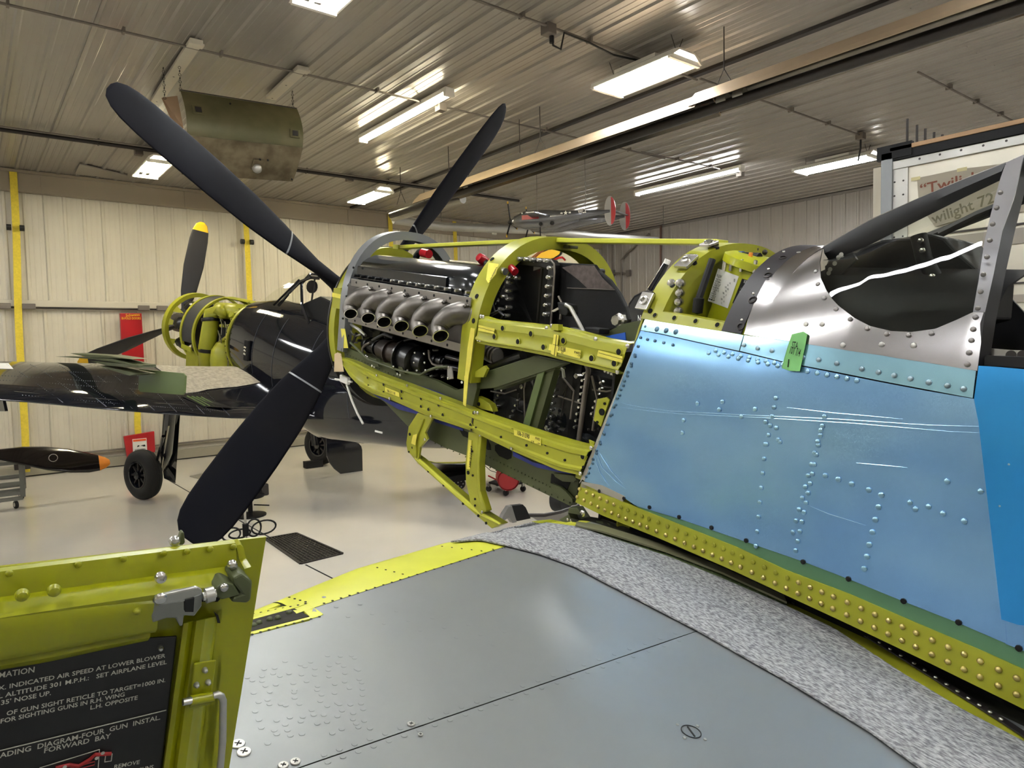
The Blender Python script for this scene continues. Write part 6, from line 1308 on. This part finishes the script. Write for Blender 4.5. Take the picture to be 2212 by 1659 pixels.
# wall box at the foot, floor hatch, grate
q_ = [onz(410, 1030, 0), onz(445, 1020, 0), onz(483, 1018, 0), onz(470, 1030, 0), onz(452, 1040, 0)]
tag(G().prism(q_, (0, 0, .012)).build('floor_hatch', ALU2), 'flat shiny metal plate set in the floor right of the fighter wheel', 'plate')
P4 = [onz(640, 1153, 0), onz(740, 1197, 0), onz(650, 1219, 0), onz(572, 1165, 0)]
t = thing('drain_grate', (P4[0] + P4[2]) / 2, 'black steel drain grate in the floor', 'grate')
G().prism([p + Vector((0, 0, .001)) for p in P4], (0, 0, .002)).build('grate_pit', DARKHOLE, t)
for i in range(4): a, b = P4[i], P4[(i + 1) % 4]; G().box((a + b) / 2 + Vector((0, 0, .008)), (b - a) / 2, ((b - a).cross(Vector((0, 0, 1))).normalized()) * .012, (0, 0, .008)).build('grate_frame', DKMET, t)
BAR = mat('grate bar steel', (84, 78, 70), .5, metal=.5)
for n_, A, B, C_, D_ in ((11, P4[0], P4[3], P4[1], P4[2]), (19, P4[0], P4[1], P4[3], P4[2])):
    for k in range(1, n_): a, b = A.lerp(B, k / n_), C_.lerp(D_, k / n_); d = b - a; G().box((a + b) / 2 + Vector((0, 0, .007)), d / 2, d.cross(Vector((0, 0, 1))).normalized() * .0035, (0, 0, .006)).build('grate_bar', BAR, t)
# stand with looped air hose
b0 = onz(532, 1172, 0); t = thing('hose_stand', b0, 'thin stand with loops of black hose behind the lowered blade', 'stand')
G().tube([b0, b0 + Vector((0, 0, .42))], .014, 8).build('stand_post', CHROME, t); G().tube([b0 + Vector((0, 0, .08)), b0 + Vector((0, 0, .22))], .035, 10).build('post_sleeve', MATTEB, t); G().lathe(b0, (0, 0, 1), [(.16, 0), (.16, .015), (.04, .03), (0, .03)], 20).build('stand_base', MATTEB, t, smooth=True)
for k, (dx, h, w_) in enumerate(((-.16, .15, .1), (.10, .2, .08), (.22, .16, .14), (-.05, .1, .12))):
    G().tube([b0 + Vector((dx * 0 - (0 if dx > 0 else 0), 0, .05)) + Vector((dx + w_ * math.cos(t_), .02 * k, h * .5 + h * .5 * math.sin(t_))) for t_ in [2 * PI * i / 20 for i in range(21)]], .011, 6).build('hose_loop', RUBBER, t, smooth=True)
b1 = onz(566, 1110, 0)
t = thing('work_stool', b1, 'dark stool seat with a lever, half hidden by the lowered blade', 'stool')
G().lathe(b1 + Vector((-.15, 0, 0)), (0, 0, 1), [(.03, 0), (.03, .22), (.18, .25), (.2, .3), (.0, .32)], 20).build('seat', MATTEB, t, smooth=True); G().box(b1 + Vector((.02, 0, .34)), (.05, 0, .0), (0, .12, 0), (0, 0, .08)).build('back_pad', DKMET, t, bevel=.02); G().tube([b1 + Vector((-.1, 0, .14)), b1 + Vector((.1, 0, .1))], .01, 6).build('lever', MATTEB, t)
G().lathe(b1 + Vector((-.15, 0, 0)), (0, 0, 1), [(.2, 0), (.2, .02), (.03, .05)], 18).build('stool_base', MATTEB, t)
# dolly with a silver cowl panel
yd = 8.8
t = DLY = thing('panel_dolly', onz(1000, 1040, 0), 'black dolly carrying a curved silver cowl panel, seen under the nose', 'dolly')
G().grid([[ony(x, y + v * 8 - 6 * math.sin(PI * (x - 895) / 140) * -v, yd - .5 + v * .45) for x, y in ((900, 988), (930, 1000), (960, 1003), (1000, 1003), (1030, 1000), (1060, 996))] for v in (0, .3, .6, 1, 1.5)]).build('silver_panel', ALU, t, smooth='all', solid=.01)
G().tube([ony(x, y, yd) for x, y in ((905, 993), (940, 1001), (1000, 1000), (1040, 994))], .02, 8).build('panel_rim', ZINC2, t, smooth=True)
G().box(ony(985, 1028, yd), (.25, 0, 0), (0, .2, 0), (0, 0, .05)).build('dolly_frame', MATTEB, t, bevel=.01); G().box(ony(965, 1035, yd), (.06, 0, 0), (0, .06, 0), (0, 0, .08)).build('caster_fork', MATTEB, t)
c = onz(994, 1056, 0); w_ = G().lathe(Vector((c.x, c.y, .08)), (-.4, -1, 0), [(0, -.02), (.08, -.025), (.085, 0), (.08, .025), (0, .02)], 22).build('caster_wheel', RUBBER, t, smooth=True)
for k in range(5): a = 2 * PI * k / 5; G().dome(Vector((c.x, c.y, .08)) + Vector((-.4, -1, 0)).normalized() * .026 + Vector((.9, -.37, 0)) * .045 * math.cos(a) + Vector((0, 0, .045)) * math.sin(a), (-.4, -1, 0), .012, .002, 8).build('wheel_hole', ALU2, w_)
t = thing('drum_creeper', onz(1095, 1068, 0), 'low creeper on small casters carrying a red drum', 'creeper')
for q_ in ((1056, 1062), (1093, 1071), (1130, 1062), (1075, 1050)):
    c = onz(*q_, 0); G().lathe(Vector((c.x, c.y, .045)), (1, .4, 0), [(0, -.015), (.042, -.018), (.045, 0), (.042, .018), (0, .015)], 18).build('caster_wheel', RUBBER, t, smooth=True); G().box(Vector((c.x, c.y, .1)), (.02, 0, 0), (0, .02, 0), (0, 0, .025)).build('caster_fork', ALU2, t)
cs = [onz(*q_, 0) + Vector((0, 0, .12)) for q_ in ((1056, 1062), (1093, 1071), (1130, 1062), (1090, 1050))]
G().prism(cs, (0, 0, .03)).build('creeper_board', MATTEB, t, bevel=.004); G().tube([cs[0] + Vector((0, 0, .12)), cs[1] + Vector((0, 0, .05)), cs[2] + Vector((0, 0, .1))], .012, 6).build('creeper_rail', RED, t)
dc = ony(1098, 1036, 7.7)
rd = G().lathe(dc, (-.6, -1, 0), [(0, -.01), (.155, -.01), (.16, .02), (.155, .03), (.152, -.3), (0, -.3)], 28).build('red_drum', RED, None, smooth=True); tag(rd, 'red drum lying on the low creeper', 'drum')
G().lathe(dc, (-.6, -1, 0), [(.0, .012), (.14, .012), (.142, .016), (0, .018)], 24).build('drum_lid', mat('faded red lid', (170, 40, 44), .4), rd)
sp = G().grid([[ony(x, y, 8.4 + v) for x, y in ((1042, 1000), (1060, 1016), (1085, 1024), (1110, 1026), (1150, 1022))] for v in (0, .4)]).build('navy_fairing', NAVY, DLY, smooth='all', solid=.01)
# gear leg fittings and curved tube under the wing root
t = AP
plt = lambda px, y, m, n: G().prism([ony(*q_, y) for q_ in px], (0, .04, 0)).build(n, m, t, bevel=.003)
plt([(1083, 1126), (1088, 1112), (1100, 1094), (1106, 1092), (1113, 1115), (1117, 1128), (1108, 1130), (1100, 1118), (1090, 1124)], 3.6, mat('grey cast fork', (140, 138, 136), .5, metal=.4), 'fork')
plt([(1103, 1093), (1130, 1090), (1136, 1096), (1147, 1120), (1118, 1126), (1112, 1112)], 3.62, MATTEB, 'fork_body')
G().tube([ony(*q_, 3.7) for q_ in ((1140, 1113), (1175, 1113), (1210, 1106), (1250, 1092))], .014, 8).build('curved_bar', DKMET, t, smooth=True)
G().prism([ony(*q_, 3.75) for q_ in ((1145, 1114), (1210, 1108), (1246, 1096), (1250, 1125), (1170, 1130))], (0, .02, 0)).build('silver_plate', ALU, t)
G().lathe(ony(1212, 1078, 4.0), (0.3, -1, 0), [(0, -.05), (.1, -.05), (.11, 0), (.1, .05), (0, .05)], 20).build('gear_wheel', RUBBER, AP, smooth=True)
# ================================================================ RIGHT BACKGROUND
# silver-skinned structure standing in a jig, taped paper sign
XJ = 5.4
J = lambda x, y, d=0: onx(x, y, XJ - d)
t = thing('wing_panel', (XJ, 1.9, 0), 'tall aluminium-skinned wing panel standing in a jig behind the windshield', 'panel')
SKN = mat('aged aluminium skin', (206, 200, 184), .42, metal=.55, var=.12, vscale=2)
tl_, tr_ = J(1925, 360), J(2400, 245)
yl, yr = tl_.y, -1.2; zt = tl_.z; 
G().bx(XJ, XJ + .02, yr, yl, .6, zt + .02).build('skin_sheet', SKN, t)
G().bx(XJ - .03, XJ + .05, yl - .02, yl + .06, .3, zt + .10).build('end_channel', GREYF, t, bevel=.004)
G().bx(XJ - .012, XJ, yl - .12, yl - .02, .6, zt).build('edge_strip', ALU2, t)
G().bx(XJ - .02, XJ + .03, yr, yl, zt - .03, zt + .03).build('top_cap', ALU2, t, bevel=.004)
G().bx(XJ - .02, XJ + .06, yr, yl, zt + .035, zt + .10).build('dark_channel', MATTEB, t, bevel=.004); G().bx(XJ - .03, XJ + .1, yr, yl, zt + .10, zt + .13).build('tan_board', mat('tan timber', (176, 142, 106), .6), t, bevel=.003)
G().box((XJ - .01, yl - .03, zt + .1), (.02, 0, 0), (0, .12, 0), (0, 0, .05)).build('corner_bracket', MATTEB, t)
for k in range(14): G().disc((XJ - .0205, yl - .2 - k * .13, zt + .01), (-1, 0, 0), .008).build('cap_rivet', DKMET, t)
for k in range(16):
    for s in (.03, .09): G().dome((XJ - .013, yl - s, zt - .12 - k * .1), (-1, 0, 0), .007, .003, 8).build('edge_rivet', DKMET, t)
for z_, h_, m_ in ((2.90, .012, DKMET), (2.78, .10, WALLR), (2.60, .06, WALLM), (2.52, .01, DKMET), (2.40, .05, WALLR), (2.28, .01, DKMET)): G().bx(XJ - .014, XJ, yr, yl - .02, z_, z_ + h_).build('stringer', m_, t)
G().bx(XJ + .03, XJ + .05, yl + .06, yl + .14, .3, zt + .02).build('edge_board', WOOD, t)
for k, x_ in enumerate((1953, 1974, 1992, 2011, 2029)):
    p = J(x_, 330 - k * 2); h_ = (.20, .14, .10, .06, .03)[k]; G().tube([(XJ + .05, p.y, zt + .1), (XJ + .05, p.y, zt + .13 + h_)], .009, 8).build('locating_pin', DKMET, t)
ps = G().prism([J(x, y, .016) for x, y in ((1981, 385), (2070, 366), (2212, 348), (2300, 330), (2300, 450), (2060, 470), (1986, 455))], (-.002, 0, 0)).build('paper_sign', mat('grey kraft paper', (158, 150, 134), .8), None); tag(ps, 'grey paper sign with outlined script lettering taped to the wing panel', 'sign')
PT = mat('sign pen brown', (118, 66, 48), .7)
g = G(); write(g, '“Twilight D', J(1988, 420, .02), J(2175, 378, .02), .07, (0, 0, 1), .0, None); g.build('lettering', PT, ps)
g = G(); write(g, 'wilight 72', J(2015, 484, .02), J(2150, 436, .02), .07, (0, 0, 1)); g.build('lettering', mat('faint pen', (100, 94, 70), .7), ps)
for c in ((1978, 386), (2078, 366)): p = J(*c, .02); G().box(p, (0.001, 0, 0), (0, .03, 0), (0, 0, .012)).build('sign_tape', mat('clear tape', (190, 180, 130), .4), ps)
ps2 = G().prism([J(x, y, .016) for x, y in ((2002, 465), (2140, 425), (2150, 450), (2020, 490))], (-.0015, 0, 0)).build('sign_lower_sheet', MATS['grey kraft paper'], ps)
# white rounded tail of another airplane beyond the arch
t = thing('painted_tail', onx(1190, 600, 7.5), 'white rounded tail with a yellow oval and red outline, seen through the cowl arch', 'airplane tail')
Q = lambda x, y, d=0: onx(x, y, 7.5 - d)
G().tube([Q(1230, 600), (Q(1230, 600).x + .05, Q(1230, 600).y, 0)], .03, 8).build('stand_post', DKMET, t)
G().prism([Q(*q_) for q_ in ((1105, 640), (1108, 570), (1120, 548), (1150, 536), (1190, 534), (1225, 540), (1255, 556), (1272, 575), (1280, 640))], (.15, 0, 0)).build('tail_skin', mat('cream tail paint', (196, 190, 170), .4, var=.15, vscale=4), t, bevel=.03)
def ov(px, m, n, d): G().prism([Q(*q_, d) for q_ in px], (-.003, 0, 0)).build(n, m, t)
ov([(1150, 563), (1160, 550), (1180, 540), (1205, 536), (1217, 539), (1213, 550), (1200, 560), (1185, 566), (1192, 563)], INK, 'black_outline', .003)
ov([(1158, 557), (1168, 547), (1185, 540), (1203, 538), (1212, 541), (1208, 549), (1196, 557), (1183, 561)], TIPY, 'yellow_oval', .008)
G().tube([Q(*q_, .006) for q_ in ((1196, 562), (1206, 557), (1215, 556), (1221, 562))], .016, 6).build('red_outline', RED, t)
for k in range(3): G().tube([Q(1146 + k * 4, 558, .005), Q(1174 + k * 4, 536, .005)], .009, 5).build('brown_stripe', mat('brown stripe', (150, 86, 40), .5), t)
# ---- hanging model of a twin-boom airplane
t = thing('model_airplane', onz(1180, 470, 4.45), 'silver twin-engine model airplane with red-trimmed tail, hung under the ceiling', 'model airplane')
SIL = mat('model silver paint', (128, 128, 132), .25, metal=.7)
zM = 4.45
B0, B1 = onz(1105, 480, zM), onz(1318, 462, zM); dM = (B1 - B0); LM = dM.length; dM.normalize(); sM = dM.cross(Vector((0, 0, 1))).normalized(); uM = Vector((0, 0, 1))
def boom(o, L_, r, name, m=SIL): G().tube([o + dM * (L_ * f) + uM * (r * .3 * g_) for f, g_ in ((0, 0), (.04, 0), (.15, .2), (.35, .2), (.6, .5), (1, .9))], [r * .25, r * .6, r, r * .95, r * .55, r * .18], 16).build(name, m, t, smooth='all')
boom(B0, LM, .17, 'boom'); off = -sM * .62 if (-sM).x > 0 else sM * .62
far = B0 + off + dM * .15; boom(far, LM, .17, 'boom')
G().tube([B0 + off * .5 + dM * f - uM * .0 for f in (.1, .3, .7, 1.2)], [.04, .14, .16, .04], 14).build('center_pod', SIL, t, smooth='all')
G().tube([B0 + off * .5 + dM * f + uM * .12 for f in (.45, .6, .85, 1.0)], [.02, .09, .08, .02], 12).build('canopy', MATTEB, t, smooth='all')
G().prism([B0 + dM * .45 - off * .9 + uM * .02, B0 + dM * .62 - off * .9 + uM * .02, B0 + dM * .95 + off * .5, B0 + off * 2.2 + dM * .8, B0 + off * 2.2 + dM * .6, B0 + dM * .45 + off * .5], uM * .04).build('model_wing', SIL, t, bevel=.01)
for o_ in (B0, far):
    e_ = o_ + dM * LM + uM * .05
    G().prism([e_ + dM * (.10 * math.cos(a)) + uM * (.26 * math.sin(a)) for a in [2 * PI * k / 20 for k in range(20)]], sM * .02).build('tail_fin', mat('model fin grey', (150, 146, 142), .4), t, bevel=.004)
    G().prism([e_ + sM * -.003 + dM * (.02 + .08 * math.cos(a)) + uM * (.24 * math.sin(a)) for a in [-PI / 2 + PI * k / 12 for k in range(13)]], sM * .026).build('red_rudder', RED, t)
    sp_ = G().lathe(o_, -dM, [(.05, -.03), (.05, 0), (.03, .06), (0, .08)], 14).build('spinner', MATTEB, t, smooth=True)
    for k in range(3):
        a = 1.2 + k * 2 * PI / 3; rd_ = sM * math.cos(a) + uM * math.sin(a); G().box(o_ + rd_ * .2 - dM * .02, rd_ * .17, sM.cross(rd_).normalized() * .006 if abs(sM.dot(rd_)) < .9 else dM * .006, rd_.cross(dM) * .022).build('model_blade', MATTEB, t, bevel=.004)
        G().box(o_ + rd_ * .36 - dM * .02, rd_ * .02, dM * .007, rd_.cross(dM) * .022).build('blade_tip', TIPY, t)
G().prism([B0 + dM * LM + uM * .05, B0 + dM * (LM + .08) + uM * .05, far + dM * (LM + .08) + uM * .05, far + dM * LM + uM * .05], uM * .015).build('tailplane', SIL, t)
vs = (CAM - B0); sd = sM if sM.dot(vs) > 0 else -sM
def mp(f, h, d=.19): return B0 + dM * f + uM * h + sd * d
g = G(); write(g, 'WL2', mp(LM * .70, .03, .11), mp(LM * .78, .04, .11), .07, uM); g.build('lettering', WHITE, t)
g = G(); c_ = mp(LM * .58, .06, .13); g.add([c_ + dM * (.045 * (1 if k % 2 == 0 else .42) * math.sin(PI * k / 5)) + uM * (.045 * (1 if k % 2 == 0 else .42) * math.cos(PI * k / 5)) for k in range(10)], [tuple(range(10))]); g.box(c_ - dM * .075, dM * .02, sd * .001, uM * .013); g.box(c_ + dM * .075, dM * .02, sd * .001, uM * .013); g.build('star_emblem', WHITE, t)
for k in range(5): G().dome(mp(.25 + k * .07, .12, .13), sd, .014, .004, 8).build('exhaust_dot', WHITE, t)
G().box(mp(.42, .03, .18), dM * .16, sd * .003, uM * .04).build('red_flash', RED, t)
for f in (.5, 1.4): p = B0 + dM * f; G().tube([p + uM * .1, Vector((p.x, p.y, CEIL))], .004, 5).build('hanging_wire', DKMET, t)
G().tube([B0 + dM * .55 - uM * .15, B0 + dM * .55 - uM * .3], .012, 6).build('gear_stub', MATTEB, t)
for d_ in (0.5, .85): G().lathe(mp(.30 + d_ * .6, -.1, .12), sd, [(.0, -.02), (.035, -.02), (.035, .02), (0, .02)], 12).build('intake', MATTEB, t)
